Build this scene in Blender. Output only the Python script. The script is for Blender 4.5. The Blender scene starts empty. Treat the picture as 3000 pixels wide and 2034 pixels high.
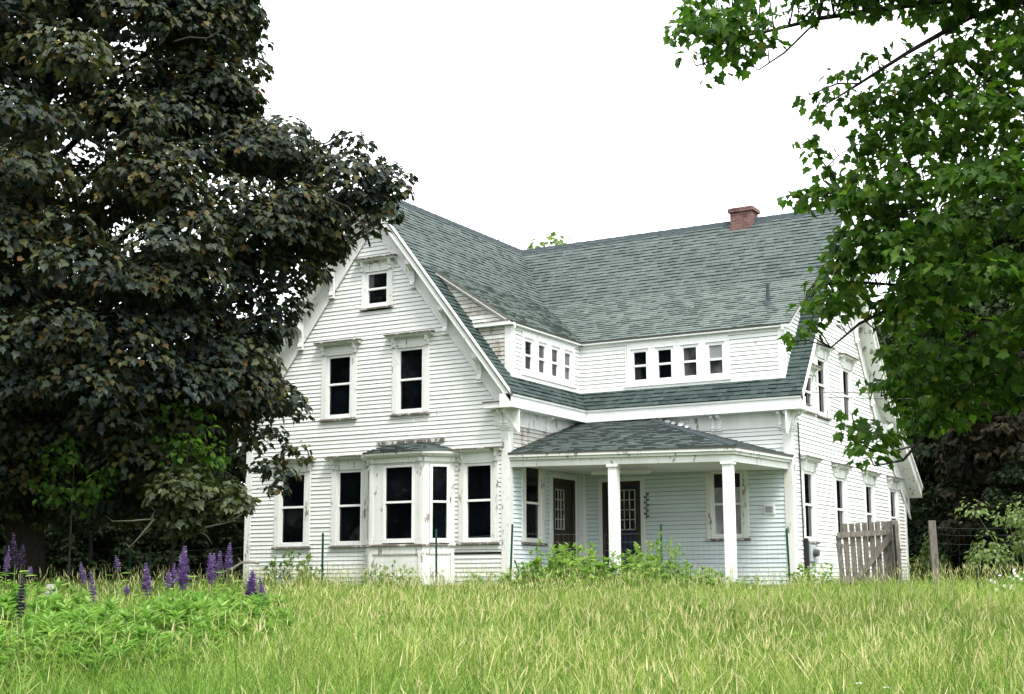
import bpy, math, random
import numpy as np
from mathutils import Vector, Matrix

# ------------------------------------------------------------------ camera, sky, sun, exposure
scn = bpy.context.scene
COL = scn.collection
FPX = 4083.58                      # focal length in pixels of a 3000 px wide picture
CAM = np.array([15.7615, -27.1528, -0.1196])
RT = np.array([0.86606, 0.49993, -0.00249])
UP = np.array([0.08668, -0.14525, 0.98559])
FW = np.array([-0.49237, 0.85380, 0.16913])
FH = np.array([FW[0], FW[1], 0.0]); FH /= np.linalg.norm(FH)
RH = np.array([FH[1], -FH[0], 0.0])
cam = bpy.data.cameras.new('camera'); cam.sensor_width = 36.0; cam.lens = FPX / 3000 * 36
cam.clip_start = 0.1; cam.clip_end = 2000
cob = bpy.data.objects.new('camera', cam); COL.objects.link(cob)
M = Matrix.Identity(4)
for i in range(3):
    M[i][0], M[i][1], M[i][2], M[i][3] = RT[i], UP[i], -FW[i], CAM[i]
cob.matrix_world = M
scn.camera = cob

SUN_EL, SUN_AZ = 58.0, 128.0       # azimuth measured from +Y towards +X
world = bpy.data.worlds.new('World'); scn.world = world; world.use_nodes = True
nt = world.node_tree; bg = nt.nodes['Background']
sky = nt.nodes.new('ShaderNodeTexSky'); sky.sky_type = 'NISHITA'; sky.sun_disc = False
sky.sun_elevation = math.radians(SUN_EL); sky.sun_rotation = math.radians(SUN_AZ)
sky.dust_density = 4.0
ov = nt.nodes.new('ShaderNodeMixRGB'); ov.inputs['Fac'].default_value = 0.82
ov.inputs['Color2'].default_value = (12.6, 12.9, 13.1, 1)          # even cloud cover
nt.links.new(sky.outputs['Color'], ov.inputs['Color1'])
nt.links.new(ov.outputs['Color'], bg.inputs['Color'])
bg.inputs['Strength'].default_value = 0.095
sun = bpy.data.lights.new('sun', 'SUN'); sun.energy = 1.5; sun.angle = math.radians(14); sun.color = (1.0, 0.96, 0.88)
sob = bpy.data.objects.new('sun', sun); COL.objects.link(sob)
_a, _e = math.radians(SUN_AZ), math.radians(SUN_EL)
sob.rotation_euler = Vector((math.sin(_a) * math.cos(_e), math.cos(_a) * math.cos(_e), math.sin(_e))).to_track_quat('Z', 'Y').to_euler()
scn.view_settings.view_transform = 'Standard'; scn.view_settings.look = 'None'
scn.view_settings.exposure = 1.44; scn.view_settings.gamma = 1.0
try:
    scn.cycles.max_bounces = 6; scn.cycles.diffuse_bounces = 3; scn.cycles.glossy_bounces = 2
    scn.cycles.transmission_bounces = 3; scn.cycles.transparent_max_bounces = 4
except Exception: pass

VK = 3000 / 2324.0
def at(vx, vy, depth):
    """world point at a picture position and a chosen depth"""
    return CAM + depth * (FW + RT * (vx * VK - 1500) / FPX - UP * (vy * VK - 1017) / FPX)
def ground_z(p):
    p = np.asarray(p, float)
    s = (p[..., 0] - CAM[0]) * FH[0] + (p[..., 1] - CAM[1]) * FH[1]
    z = np.interp(s, [-200, 0, 26, 31, 60, 400], [-1.9, -1.74, -0.50, -0.36, -0.30, -0.1])
    return z + 0.04 * np.sin(p[..., 0] * 0.9) * np.cos(p[..., 1] * 0.7)

# ------------------------------------------------------------------ materials
def mat(name):
    m = bpy.data.materials.new(name); m.use_nodes = True
    return m, m.node_tree, m.node_tree.nodes['Principled BSDF']
def node(t, kind, **kw):
    n = t.nodes.new(kind)
    for k, v in kw.items(): setattr(n, k, v)
    return n
def ramp(t, src, stops):
    r = node(t, 'ShaderNodeValToRGB'); e = r.color_ramp.elements
    while len(e) < len(stops): e.new(0.5)
    for el, (p, c) in zip(e, stops):
        el.position = p; el.color = (*c, 1) if len(c) == 3 else c
    t.links.new(src, r.inputs['Fac']); return r
def noise(t, scale, detail=4, vec=(1, 1, 1), rough=0.6, loc=(0, 0, 0)):
    tc = node(t, 'ShaderNodeTexCoord'); mp = node(t, 'ShaderNodeMapping')
    mp.inputs['Scale'].default_value = vec; mp.inputs['Location'].default_value = loc
    t.links.new(tc.outputs['Object'], mp.inputs['Vector'])
    n = node(t, 'ShaderNodeTexNoise'); n.inputs['Scale'].default_value = scale
    n.inputs['Detail'].default_value = detail; n.inputs['Roughness'].default_value = rough
    t.links.new(mp.outputs['Vector'], n.inputs['Vector']); return n
def mix(t, fac, a, b, mode='MIX'):
    m = node(t, 'ShaderNodeMixRGB', blend_type=mode)
    for s, v in ((m.inputs['Fac'], fac), (m.inputs['Color1'], a), (m.inputs['Color2'], b)):
        if isinstance(v, (int, float)): s.default_value = v
        elif isinstance(v, tuple): s.default_value = (*v, 1)
        else: t.links.new(v, s)
    return m.outputs['Color']
def island(t): return node(t, 'ShaderNodeNewGeometry').outputs['Random Per Island']

def paint(name, base, wear, wood=(0.20, 0.18, 0.16), stain=0.12, island_var=0.06, rough=0.55):
    """old white paint: peeled flecks showing grey wood, faint vertical stains"""
    m, t, b = mat(name)
    n1 = noise(t, 5.5, 8, (1, 1, 0.35), 0.72)
    peel = ramp(t, n1.outputs['Fac'], [(wear, (0, 0, 0)), (wear + 0.05, (1, 1, 1))])
    n2 = noise(t, 2.1, 4, (1.0, 1.0, 0.22), 0.6, (3, 7, 1))
    st = ramp(t, n2.outputs['Fac'], [(0.45, (0, 0, 0)), (0.75, (1, 1, 1))])
    n3 = noise(t, 46, 3, (1, 1, 0.3))
    c = mix(t, 1.0, base, ramp(t, island(t), [(0, (1 - island_var,) * 3), (1, (1, 1, 1))]).outputs['Color'], 'MULTIPLY')
    c = mix(t, 0.10, c, n3.outputs['Fac'], 'MULTIPLY')
    sm = node(t, 'ShaderNodeMath', operation='MULTIPLY'); sm.inputs[1].default_value = stain
    t.links.new(st.outputs['Color'], sm.inputs[0])
    c = mix(t, sm.outputs[0], c, (0.42, 0.41, 0.36))
    wn = mix(t, n3.outputs['Fac'], tuple(x * 0.6 for x in wood), tuple(x * 1.5 for x in wood))
    c = mix(t, peel.outputs['Color'], c, wn)
    t.links.new(c, b.inputs['Base Color']); b.inputs['Roughness'].default_value = rough
    b.inputs['Specular IOR Level'].default_value = 0.3
    bp = node(t, 'ShaderNodeBump'); bp.inputs['Strength'].default_value = 0.25; bp.inputs['Distance'].default_value = 0.01
    t.links.new(n3.outputs['Fac'], bp.inputs['Height']); t.links.new(bp.outputs['Normal'], b.inputs['Normal'])
    return m
WHITE = (0.80, 0.83, 0.80)
M_SIDING = paint('clapboard paint', WHITE, 0.655, stain=0.20, island_var=0.10)
M_TRIM = paint('trim paint', (0.82, 0.84, 0.82), 0.635, stain=0.2)
M_WORN = paint('worn trim paint', (0.79, 0.81, 0.78), 0.575, stain=0.35)
M_RAG = paint('flaking sill paint', (0.56, 0.56, 0.51), 0.42, wood=(0.12, 0.105, 0.09), stain=0.6)
M_SASH = paint('sash paint', (0.85, 0.86, 0.86), 0.80, stain=0.04, island_var=0.02, rough=0.35)
M_GREYWALL = paint('bare weathered clapboard', (0.60, 0.60, 0.55), 0.52, wood=(0.26, 0.23, 0.19), stain=0.6, island_var=0.25)

def simple(name, c, rough=0.6, spec=0.3, var=0.25, scale=12, metal=0.0, vec=(1, 1, 1)):
    m, t, b = mat(name)
    n = noise(t, scale, 5, vec)
    r = ramp(t, n.outputs['Fac'], [(0.3, tuple(x * (1 - var) for x in c)), (0.7, tuple(min(1, x * (1 + var)) for x in c))])
    t.links.new(r.outputs['Color'], b.inputs['Base Color'])
    b.inputs['Roughness'].default_value = rough; b.inputs['Specular IOR Level'].default_value = spec
    b.inputs['Metallic'].default_value = metal
    return m
M_LAP = simple('gap shade and roof underlay', (0.16, 0.15, 0.13), 0.9, 0.1)  # dark colour for the shade in clapboard gaps; also the roof underlay
M_DARKWOOD = simple('brown door wood', (0.035, 0.026, 0.016), 0.5, 0.3, vec=(1, 1, .2))
M_NAVY = simple('navy door paint', (0.008, 0.016, 0.045), 0.4, 0.3, 0.15)
M_GREYWOOD = simple('weathered picket wood', (0.165, 0.148, 0.13), 0.85, 0.1, 0.5, 9, vec=(4, 4, .5))
M_STONE = simple('foundation stone', (0.20, 0.19, 0.17), 0.9, 0.1, 0.5, 5)
M_GREEN = simple('green steel post', (0.005, 0.05, 0.032), 0.5, 0.3, 0.3)
M_WIRE = simple('galvanised wire', (0.14, 0.16, 0.14), 0.5, 0.3, 0.1)
M_CABLE = simple('cable sheath', (0.06, 0.06, 0.06), 0.6, 0.2, 0.1)
M_BLACK = simple('black pipe', (0.008, 0.009, 0.010), 0.5, 0.3, 0.1)
M_METER = simple('grey meter case', (0.36, 0.40, 0.42), 0.4, 0.4, 0.1)
M_BRASS = simple('tarnished brass', (0.25, 0.18, 0.07), 0.4, 0.5, 0.2, metal=0.7)
M_LEAD = simple('flashing metal', (0.30, 0.34, 0.36), 0.5, 0.4, 0.2)
M_VENT = simple('painted vent pipe', (0.035, 0.055, 0.058), 0.6, 0.2)
M_CAP = simple('ridge cap felt', (0.042, 0.055, 0.060), 0.9, 0.1, 0.3)

def glass(name, c, refl=0.22, var=None):
    m, t, b = mat(name)
    b.inputs['Roughness'].default_value = 0.06; b.inputs['Specular IOR Level'].default_value = refl
    n = noise(t, 1.6, 3, (1, 1, .6))
    r = ramp(t, n.outputs['Fac'], [(0.4, tuple(x * .5 for x in c)), (0.65, var or tuple(x * 1.4 for x in c))])
    t.links.new(r.outputs['Color'], b.inputs['Base Color'])
    bp = node(t, 'ShaderNodeBump'); bp.inputs['Strength'].default_value = 0.12; bp.inputs['Distance'].default_value = 0.02
    t.links.new(noise(t, 2.5, 1).outputs['Fac'], bp.inputs['Height']); t.links.new(bp.outputs['Normal'], b.inputs['Normal'])
    return m
M_GLASS = glass('dark window glass', (0.0012, 0.0025, 0.004), 0.32, (0.003, 0.005, 0.007))
M_GLASSG = glass('grey window glass', (0.045, 0.048, 0.052), 0.25, (0.12, 0.122, 0.125))  # greyer pane tone than the dark glass
M_PAPER = glass('papered window glass', (0.48, 0.50, 0.53), 0.2, (0.66, 0.68, 0.70))

def shingle_mat(name, dark, light):
    m, t, b = mat(name)
    big = noise(t, 0.8, 4); fine = noise(t, 60, 2)
    c = ramp(t, island(t), [(0.0, dark), (0.35, tuple((a + d) / 2 for a, d in zip(dark, light))), (1.0, light)]).outputs['Color']
    c = mix(t, 0.5, c, ramp(t, big.outputs['Fac'], [(0.3, (.72, .74, .74)), (0.7, (1.1, 1.1, 1.08))]).outputs['Color'], 'MULTIPLY')
    c = mix(t, 0.5, c, ramp(t, fine.outputs['Fac'], [(0.3, (.62, .62, .62)), (0.7, (1.3, 1.3, 1.3))]).outputs['Color'], 'MULTIPLY')
    t.links.new(c, b.inputs['Base Color']); b.inputs['Roughness'].default_value = 0.92
    b.inputs['Specular IOR Level'].default_value = 0.12
    return m
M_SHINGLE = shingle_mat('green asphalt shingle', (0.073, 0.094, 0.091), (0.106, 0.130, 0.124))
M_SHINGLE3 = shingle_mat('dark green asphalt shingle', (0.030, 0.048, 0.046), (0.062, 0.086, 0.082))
M_SHINGLE2 = shingle_mat('light green asphalt shingle', (0.098, 0.125, 0.116), (0.136, 0.166, 0.153))  # lighter green tone for the dormer roofs

def brick_mat():
    m, t, b = mat('chimney brick')
    tc = node(t, 'ShaderNodeTexCoord'); mp = node(t, 'ShaderNodeMapping')
    mp.inputs['Rotation'].default_value = (math.radians(90), 0, 0)
    t.links.new(tc.outputs['Object'], mp.inputs['Vector'])
    br = node(t, 'ShaderNodeTexBrick'); br.inputs['Scale'].default_value = 1.0
    br.inputs['Brick Width'].default_value = 0.21; br.inputs['Row Height'].default_value = 0.075
    br.inputs['Mortar Size'].default_value = 0.008
    br.inputs['Color1'].default_value = (0.165, 0.066, 0.052, 1); br.inputs['Color2'].default_value = (0.10, 0.043, 0.04, 1)
    br.inputs['Mortar'].default_value = (0.15, 0.125, 0.115, 1)
    t.links.new(mp.outputs['Vector'], br.inputs['Vector'])
    c = mix(t, 0.7, br.outputs['Color'], ramp(t, noise(t, 5, 5).outputs['Fac'], [(0.35, (.3, .28, .28)), (0.6, (1.1, 1.1, 1.1))]).outputs['Color'], 'MULTIPLY')
    t.links.new(c, b.inputs['Base Color']); b.inputs['Roughness'].default_value = 0.9
    return m
M_BRICK = brick_mat()

def leaf_mat(name, stops, trans=0.3, rough=0.45, spec=0.4, tcol=None, patch=None, tuft=None):
    m, t, b = mat(name)
    c = ramp(t, island(t), stops).outputs['Color']
    if patch:
        c = mix(t, 1.0, c, ramp(t, noise(t, patch, 3).outputs['Fac'], ([(0.36, (.72, .88, 1.0)), (0.64, (1.30, 1.28, .85))] if name.startswith('dark maple') else [(0.36, (.62, .80, .60)), (0.64, (1.32, 1.16, 1.35))])).outputs['Color'], 'MULTIPLY')
    if tuft:
        c = mix(t, 1.0, c, ramp(t, noise(t, tuft, 2, (1, 1, .3)).outputs['Fac'], [(0.36, (.50, .58, .5)), (0.66, (1.5, 1.38, 1.5))]).outputs['Color'], 'MULTIPLY')
    t.links.new(c, b.inputs['Base Color']); b.inputs['Roughness'].default_value = rough
    b.inputs['Specular IOR Level'].default_value = spec
    tr = node(t, 'ShaderNodeBsdfTranslucent')
    t.links.new(mix(t, 1.0, c, tcol or (1.3, 1.5, 0.6), 'MULTIPLY'), tr.inputs['Color'])
    mx = node(t, 'ShaderNodeMixShader'); mx.inputs['Fac'].default_value = trans
    t.links.new(b.outputs['BSDF'], mx.inputs[1]); t.links.new(tr.outputs['BSDF'], mx.inputs[2])
    t.links.new(mx.outputs['Shader'], t.nodes['Material Output'].inputs['Surface'])
    return m
M_MAROON = leaf_mat('dark maple leaf', [(0, (.016, .022, .023)), (.45, (.030, .041, .033)), (.72, (.042, .053, .027)), (.9, (.066, .062, .018)), (1, (.078, .038, .015))], 0.17, 0.55, 0.24, patch=.55)
M_MAPLE = leaf_mat('green maple leaf', [(0, (.022, .062, .010)), (.6, (.048, .112, .015)), (.95, (.095, .175, .026)), (1, (.16, .16, .035))], 0.52, 0.5, 0.22)
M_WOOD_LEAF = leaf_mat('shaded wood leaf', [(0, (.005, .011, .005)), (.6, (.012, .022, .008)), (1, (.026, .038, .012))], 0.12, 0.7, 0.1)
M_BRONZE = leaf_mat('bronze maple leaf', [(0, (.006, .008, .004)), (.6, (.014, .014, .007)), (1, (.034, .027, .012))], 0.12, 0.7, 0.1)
M_LIGHTLEAF = leaf_mat('pale green leaf', [(0, (.08, .13, .04)), (.6, (.15, .21, .08)), (1, (.22, .27, .12))], 0.35, 0.6, 0.2)
M_WEED = leaf_mat('weed leaf', [(0, (.085, .18, .034)), (.5, (.18, .31, .065)), (1, (.32, .45, .13))], 0.45, 0.6, 0.2, (1.15, 1.3, .85), patch=0.7)
M_GRASS = leaf_mat('meadow grass', [(0, (.055, .12, .018)), (.35, (.155, .265, .044)), (.7, (.275, .38, .085)), (.9, (.39, .46, .14)), (1, (.58, .56, .29))], 0.5, 0.65, 0.15, (1.15, 1.25, .9), patch=0.22, tuft=4.2)
M_SEED = leaf_mat('ripe grass head', [(0, (.40, .42, .18)), (.6, (.56, .53, .27)), (1, (.70, .64, .42))], 0.35, 0.8, 0.1, (1, 1, .8))
M_LUPIN = leaf_mat('lupine petals', [(0, (.12, .07, .20)), (.5, (.22, .14, .34)), (.85, (.33, .21, .43)), (1, (.52, .43, .58))], 0.25, 0.6, 0.2, (1, .9, 1.1))
M_LUPINOLD = leaf_mat('fading lupine petals', [(0, (.035, .025, .06)), (.6, (.075, .05, .12)), (1, (.14, .11, .12))], 0.2, 0.7, 0.2, (1, .9, 1.1))
M_STEM = simple('green stem', (0.10, 0.15, 0.045), 0.7, 0.2)
M_PETAL = leaf_mat('white petals', [(0, (.6, .6, .55)), (1, (.8, .8, .75))], 0.25, 0.7, 0.2, (1, 1, 1))
M_BARK = simple('maple bark', (0.028, 0.025, 0.023), 0.9, 0.1, 0.4, 8, vec=(3, 3, .6))
M_DEAD = simple('bare dead twig', (0.22, 0.20, 0.17), 0.9, 0.1, 0.3)
def ground_mat():
    m, t, b = mat('meadow soil')
    c = ramp(t, noise(t, 0.5, 6).outputs['Fac'], [(0.3, (.035, .055, .014)), (0.7, (.075, .10, .03))]).outputs['Color']
    t.links.new(c, b.inputs['Base Color']); b.inputs['Roughness'].default_value = 1.0
    b.inputs['Specular IOR Level'].default_value = 0.05
    return m
M_GROUND = ground_mat()

# ------------------------------------------------------------------ object helpers
def tag(o, label=None, cat=None, group=None, kind=None):
    if label: o['label'] = label
    if cat: o['category'] = cat
    if group: o['group'] = group
    if kind: o['kind'] = kind
    return o
def empty(name, loc, label, cat, group=None):
    o = bpy.data.objects.new(name, None); COL.objects.link(o); o.location = loc
    o.empty_display_size = 0.2
    return tag(o, label, cat, group)
def link(name, me, parent=None):
    o = bpy.data.objects.new(name, me); COL.objects.link(o)
    if parent is not None:
        o.parent = parent
        # geometry is written in world coordinates: undo the parent's place
        loc = Vector((0, 0, 0)); q = parent
        while q is not None: loc += q.location; q = q.parent
        o.location = -loc
    return o
class MB:
    """collects shapes, builds ONE mesh object; faces carry a material index"""
    def __init__(s): s.v = []; s.f = []; s.m = []
    def face(s, pts, mi=0):
        k = len(s.v); s.v.extend([tuple(p) for p in pts]); s.f.append(tuple(range(k, k + len(pts)))); s.m.append(mi)
    def mesh(s, pts, faces, mi=0):
        k = len(s.v); s.v.extend([tuple(p) for p in pts])
        for f in faces: s.f.append(tuple(i + k for i in f)); s.m.append(mi)
    def hexa(s, b, t, mi=0):
        """four bottom points, four top points, same order"""
        n = len(b)
        fs = [tuple(range(n - 1, -1, -1)), tuple(range(n, 2 * n))] + [(i, (i + 1) % n, n + (i + 1) % n, n + i) for i in range(n)]
        s.mesh(list(b) + list(t), fs, mi)
    def tube(s, pts, rad, n=6, mi=0, cap=True):
        pts = [np.asarray(p, float) for p in pts]; rings = []
        for i, p in enumerate(pts):
            d = pts[min(i + 1, len(pts) - 1)] - pts[max(i - 1, 0)]; d = d / (np.linalg.norm(d) + 1e-9)
            a = np.cross(d, (0, 0, 1.0));
            if np.linalg.norm(a) < 1e-3: a = np.cross(d, (0, 1.0, 0))
            a /= np.linalg.norm(a); b = np.cross(d, a); r = rad[i] if hasattr(rad, '__len__') else rad
            rings.append([p + r * (math.cos(2 * math.pi * k / n) * a + math.sin(2 * math.pi * k / n) * b) for k in range(n)])
        V = [q for r in rings for q in r]; F = []
        for i in range(len(pts) - 1):
            for k in range(n): F.append((i * n + k, i * n + (k + 1) % n, (i + 1) * n + (k + 1) % n, (i + 1) * n + k))
        if cap: F.append(tuple(range(n - 1, -1, -1))); F.append(tuple((len(pts) - 1) * n + k for k in range(n)))
        s.mesh(V, F, mi)
    def build(s, name, mats, parent=None, bevel=0.0, smooth=False):
        me = bpy.data.meshes.new(name); me.from_pydata(s.v, [], s.f)
        mats = mats if isinstance(mats, (list, tuple)) else [mats]
        for m in mats: me.materials.append(m)
        if len(mats) > 1: me.polygons.foreach_set('material_index', s.m)
        if smooth: me.polygons.foreach_set('use_smooth', [True] * len(s.f))
        me.update(); o = link(name, me, parent)
        if bevel:
            b = o.modifiers.new('bevel', 'BEVEL'); b.width = bevel; b.segments = 2; b.limit_method = 'ANGLE'
        return o
def np_mesh(name, chunks, mats, parent=None):
    """chunks: (verts (n,3), [faces (m,k) ...], material index); fast builder for foliage"""
    V = np.concatenate([c[0] for c in chunks]).astype(np.float32); loops = []; tot = []; mi = []; base = 0
    for v, fs, m in chunks:
        for f in fs:
            loops.append((f + base).ravel()); tot.append(np.full(len(f), f.shape[1], np.int32)); mi.append(np.full(len(f), m, np.int32))
        base += len(v)
    L = np.concatenate(loops).astype(np.int32); T = np.concatenate(tot); S = np.concatenate([[0], np.cumsum(T)[:-1]]).astype(np.int32)
    me = bpy.data.meshes.new(name)
    me.vertices.add(len(V)); me.vertices.foreach_set('co', V.ravel())
    me.loops.add(len(L)); me.loops.foreach_set('vertex_index', L)
    me.polygons.add(len(T)); me.polygons.foreach_set('loop_start', S)
    mats = mats if isinstance(mats, (list, tuple)) else [mats]
    for m in mats: me.materials.append(m)
    if len(mats) > 1: me.polygons.foreach_set('material_index', np.concatenate(mi))
    me.update(calc_edges=True)
    return link(name, me, parent)

Z = np.array([0, 0, 1.0])
class Wall:
    """wall frame: u along the wall, z up, n outwards"""
    def __init__(s, o, u, n): s.o, s.u, s.n = np.array(o, float), np.array(u, float), np.array(n, float)
    def p(s, u, z, n): return s.o + s.u * u + s.n * n + Z * z
    def box(s, mb, u0, u1, z0, z1, n0, n1, mi=0):
        mb.hexa([s.p(u0, z0, n0), s.p(u1, z0, n0), s.p(u1, z0, n1), s.p(u0, z0, n1)],
                [s.p(u0, z1, n0), s.p(u1, z1, n0), s.p(u1, z1, n1), s.p(u0, z1, n1)], mi)
    def slope(s, mb, u0, z0, u1, z1, a, b, n0, n1, mi=0):
        """board that follows a slope from (u0,z0) to (u1,z1), between a and b below that line"""
        mb.hexa([s.p(u0, z0 - b, n0), s.p(u1, z1 - b, n0), s.p(u1, z1 - b, n1), s.p(u0, z0 - b, n1)],
                [s.p(u0, z0 - a, n0), s.p(u1, z1 - a, n0), s.p(u1, z1 - a, n1), s.p(u0, z0 - a, n1)], mi)
    def extr(s, mb, prof, u0, u1, mi=0):
        """profile of (n, z) points swept along u"""
        mb.hexa([s.p(u0, z, n) for n, z in prof], [s.p(u1, z, n) for n, z in prof], mi)

# ------------------------------------------------------------------ the farmhouse
W, D, L, RB = 7.6, 3.58, 5.385, 13.47
FA = Wall((0, 0, 0), (1, 0, 0), (0, -1, 0))          # gable that faces the meadow
FS = Wall((0, 0, 0), (0, 1, 0), (1, 0, 0))           # side wall of that wing
FB = Wall((0, D, 0), (1, 0, 0), (0, -1, 0))          # wall behind the porch
FG = Wall((L, 0, 0), (0, 1, 0), (1, 0, 0))           # end gable
RID = 9.52; PIT = 1.29
REAR = [(7.38, 9.52), (10.6, 5.35), (13.92, 2.72)]   # rear slope of the end gable
rng = random.Random(5)
house = empty('farmhouse', (-1.0, 5.0, -0.3), 'abandoned white clapboard farmhouse with green shingle roofs and a small corner porch', 'house')

def siding(name, fr, z0, z1, spans, openings=(), e=0.1, mats=None, worn=0.0):
    """lapped clapboards with a real gap under every butt edge; openings are left open"""
    mb = MB(); nrow = int(round((z1 - z0) / e))
    for i in range(nrow):
        a = z0 + i * e; b = a + e
        ua, ub = spans(a + 1e-3), spans(b - 1e-3)
        if ua is None or ub is None:
            if ua is None: continue
            ub = ((ua[0] + ua[1]) / 2 - .01, (ua[0] + ua[1]) / 2 + .01)
        if ub[1] - ub[0] < 0.01: continue
        cuts = sorted([(o[0], o[1]) for o in openings if min(b, o[3]) - max(a, o[2]) > 0.5 * e])
        segs = []; cur = None
        for c in cuts: segs.append((cur, c[0])); cur = c[1]
        segs.append((cur, None))
        for s0, s1 in segs:
            A0, B0 = (ua[0], ub[0]) if s0 is None else (s0, s0)
            A1, B1 = (ua[1], ub[1]) if s1 is None else (s1, s1)
            if A1 - A0 < 0.02: continue
            # boards of random length along the course
            xs = [0.0]
            while (1 - xs[-1]) * (A1 - A0) > 3.6: xs.append(xs[-1] + rng.uniform(1.6, 3.4) / (A1 - A0))
            xs.append(1.0)
            for q in range(len(xs) - 1):
                f0, f1 = xs[q], xs[q + 1]
                la0, la1 = A0 + (A1 - A0) * f0, A0 + (A1 - A0) * f1 - (0.003 if q < len(xs) - 2 else 0)
                lb0, lb1 = B0 + (B1 - B0) * f0, B0 + (B1 - B0) * f1 - (0.003 if q < len(xs) - 2 else 0)
                j0, j1 = rng.gauss(0, .0018), rng.gauss(0, .0018); t = 0.022 + rng.uniform(-.003, .004)
                g = 0.0095
                P = fr.p
                pts = [P(la0, a + j0, -.012), P(la1, a + j1, -.012), P(la0, a + j0, t), P(la1, a + j1, t),
                       P(lb0, b - g + j0, .007), P(lb1, b - g + j1, .007), P(lb0, b - g + j0, -.013), P(lb1, b - g + j1, -.013),
                       P(lb0, b + .004, -.013), P(lb1, b + .004, -.013)]
                mi = 2 if rng.random() < worn else 0
                mb.mesh(pts, [(0, 1, 3, 2), (2, 3, 5, 4)], mi)
                mb.mesh(pts, [(4, 5, 7, 6), (6, 7, 9, 8)], 1)  # gap faces darkened in colour to deepen the shadow line
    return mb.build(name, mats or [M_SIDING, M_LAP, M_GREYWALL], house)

def window(fr, u0, u1, z0, z1, mid, casing=0.15, hood=True, sash=0.065, pane=M_GLASS, pane2=None, parent=house, sill=True, hoodw=0.2, low=0.10, mat=M_WORN):
    """double hung window: sash > casing, pane x2, sill, hood"""
    mb = MB(); s = sash
    fr.box(mb, u0 - s, u0, z0 - low, z1 + s, -.075, .012); fr.box(mb, u1, u1 + s, z0 - low, z1 + s, -.075, .012)
    fr.box(mb, u0, u1, z1, z1 + s, -.075, .010); fr.box(mb, u0, u1, z0 - low, z0, -.075, .014)
    fr.box(mb, u0, u1, mid - .022, mid + .03, -.070, .004)
    w = mb.build('window', M_SASH, parent, 0.004)
    for a, b, n, pm in ((z0, mid - .022, -.045, pane), (mid + .03, z1, -.03, pane2 or pane)):
        mb = MB(); fr.box(mb, u0 + .001, u1 - .001, a + .001, b - .001, n - .02, n); mb.build('pane', pm, w)
    c0, c1 = u0 - s - casing, u1 + s + casing; zb, zt = z0 - low, z1 + s
    mb = MB()
    fr.box(mb, c0, u0 - s, zb, zt, -.02, .042); fr.box(mb, u1 + s, c1, zb, zt, -.02, .042)
    fr.box(mb, c0, c1, zt, zt + .05, -.02, .046)
    if not hood: fr.box(mb, c0, c1, zt + .05, zt + .13, -.02, .042)
    mb.build('casing', mat, w, 0.004)
    if sill:
        mb = MB(); fr.extr(mb, [(-.02, zb - .055), (.085, zb - .055), (.085, zb - .02), (-.02, zb)], c0 - .03, c1 + .03)
        mb.build('sill', M_RAG, w, 0.004)
    if hood:
        zh = zt + .05; mb = MB()
        fr.box(mb, c0, c1, zh, zh + hoodw, 0, .05)
        fr.box(mb, c0 - .02, c1 + .02, zh + hoodw - .03, zh + hoodw, .05, .09)
        for uu in (c0 + .005, c1 - .105):
            fr.extr(mb, [(.05, zh - .03), (.085, zh - .03), (.10, zh + .05), (.05, zh + .05)], uu, uu + .1)
            fr.extr(mb, [(.05, zh + .05), (.12, zh + .07), (.15, zh + hoodw), (.05, zh + hoodw)], uu + .02, uu + .08)
        zc = zh + hoodw
        fr.extr(mb, [(0, zc), (.15, zc), (.19, zc + .05), (0, zc + .05)], c0 - .12, c1 + .12)
        fr.extr(mb, [(0, zc + .05), (.22, zc + .05), (.22, zc + .08), (0, zc + .11)], c0 - .14, c1 + .14, 1)
        mb.build('hood', [M_WORN, M_RAG], w, 0.004)
    return w

# --- windows and doors, measured on their walls
WA = [(-6.47, -5.79, .95, 2.59, 1.80), (-4.72, -4.08, .95, 2.59, 1.79), (-1.09, -.46, .96, 2.59, 1.80)]
UA = [(-5.09, -4.46, 4.02, 5.42, 4.76), (-2.98, -2.35, 4.02, 5.43, 4.72)]
AT = (-3.95, -3.40, 6.68, 7.40, 7.03)
def op(w, m=.12): return (w[0] - m, w[1] + m, w[2] - .13, w[3] + .1)
for w in WA: window(FA, *w)
for w in UA: window(FA, *w)
window(FA, *AT, casing=.12)
mb = MB(); FA.box(mb, -3.945, -3.80, 7.07, 7.39, -.029, -.0285)
mb.build('torn_curtain', M_GLASSG, house)
GW = [(4.42, 5.02), (6.90, 7.50), (9.49, 10.09), (11.90, 12.50)]
for a, b in GW: window(FG, a, b, 1.0, 2.46, 1.74, casing=.13)
GU = [(4.66, 5.26, 4.08, 4.80, 4.44), (5.78, 6.34, 4.06, 5.34, 4.73), (7.86, 8.42, 4.06, 5.34, 4.70)]
window(FG, *GU[0], casing=.10, hoodw=.10)
for w in GU[1:]: window(FG, *w, casing=.13)
SW = (.80, 1.44, .97, 2.58, 1.77)
window(FS, *SW, hood=False, casing=.16)
BW = (3.49, 4.14, 1.06, 2.46, 1.75)
window(FB, *BW, hood=False, casing=.13, pane=M_PAPER, pane2=M_PAPER)
mb = MB(); FB.box(mb, 3.495, 4.135, 2.14, 2.455, -.028, -.02); mb.build('dark_pane_top', M_BLACK, house)  # black sheet laid over the pane for its dark upper glass

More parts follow.
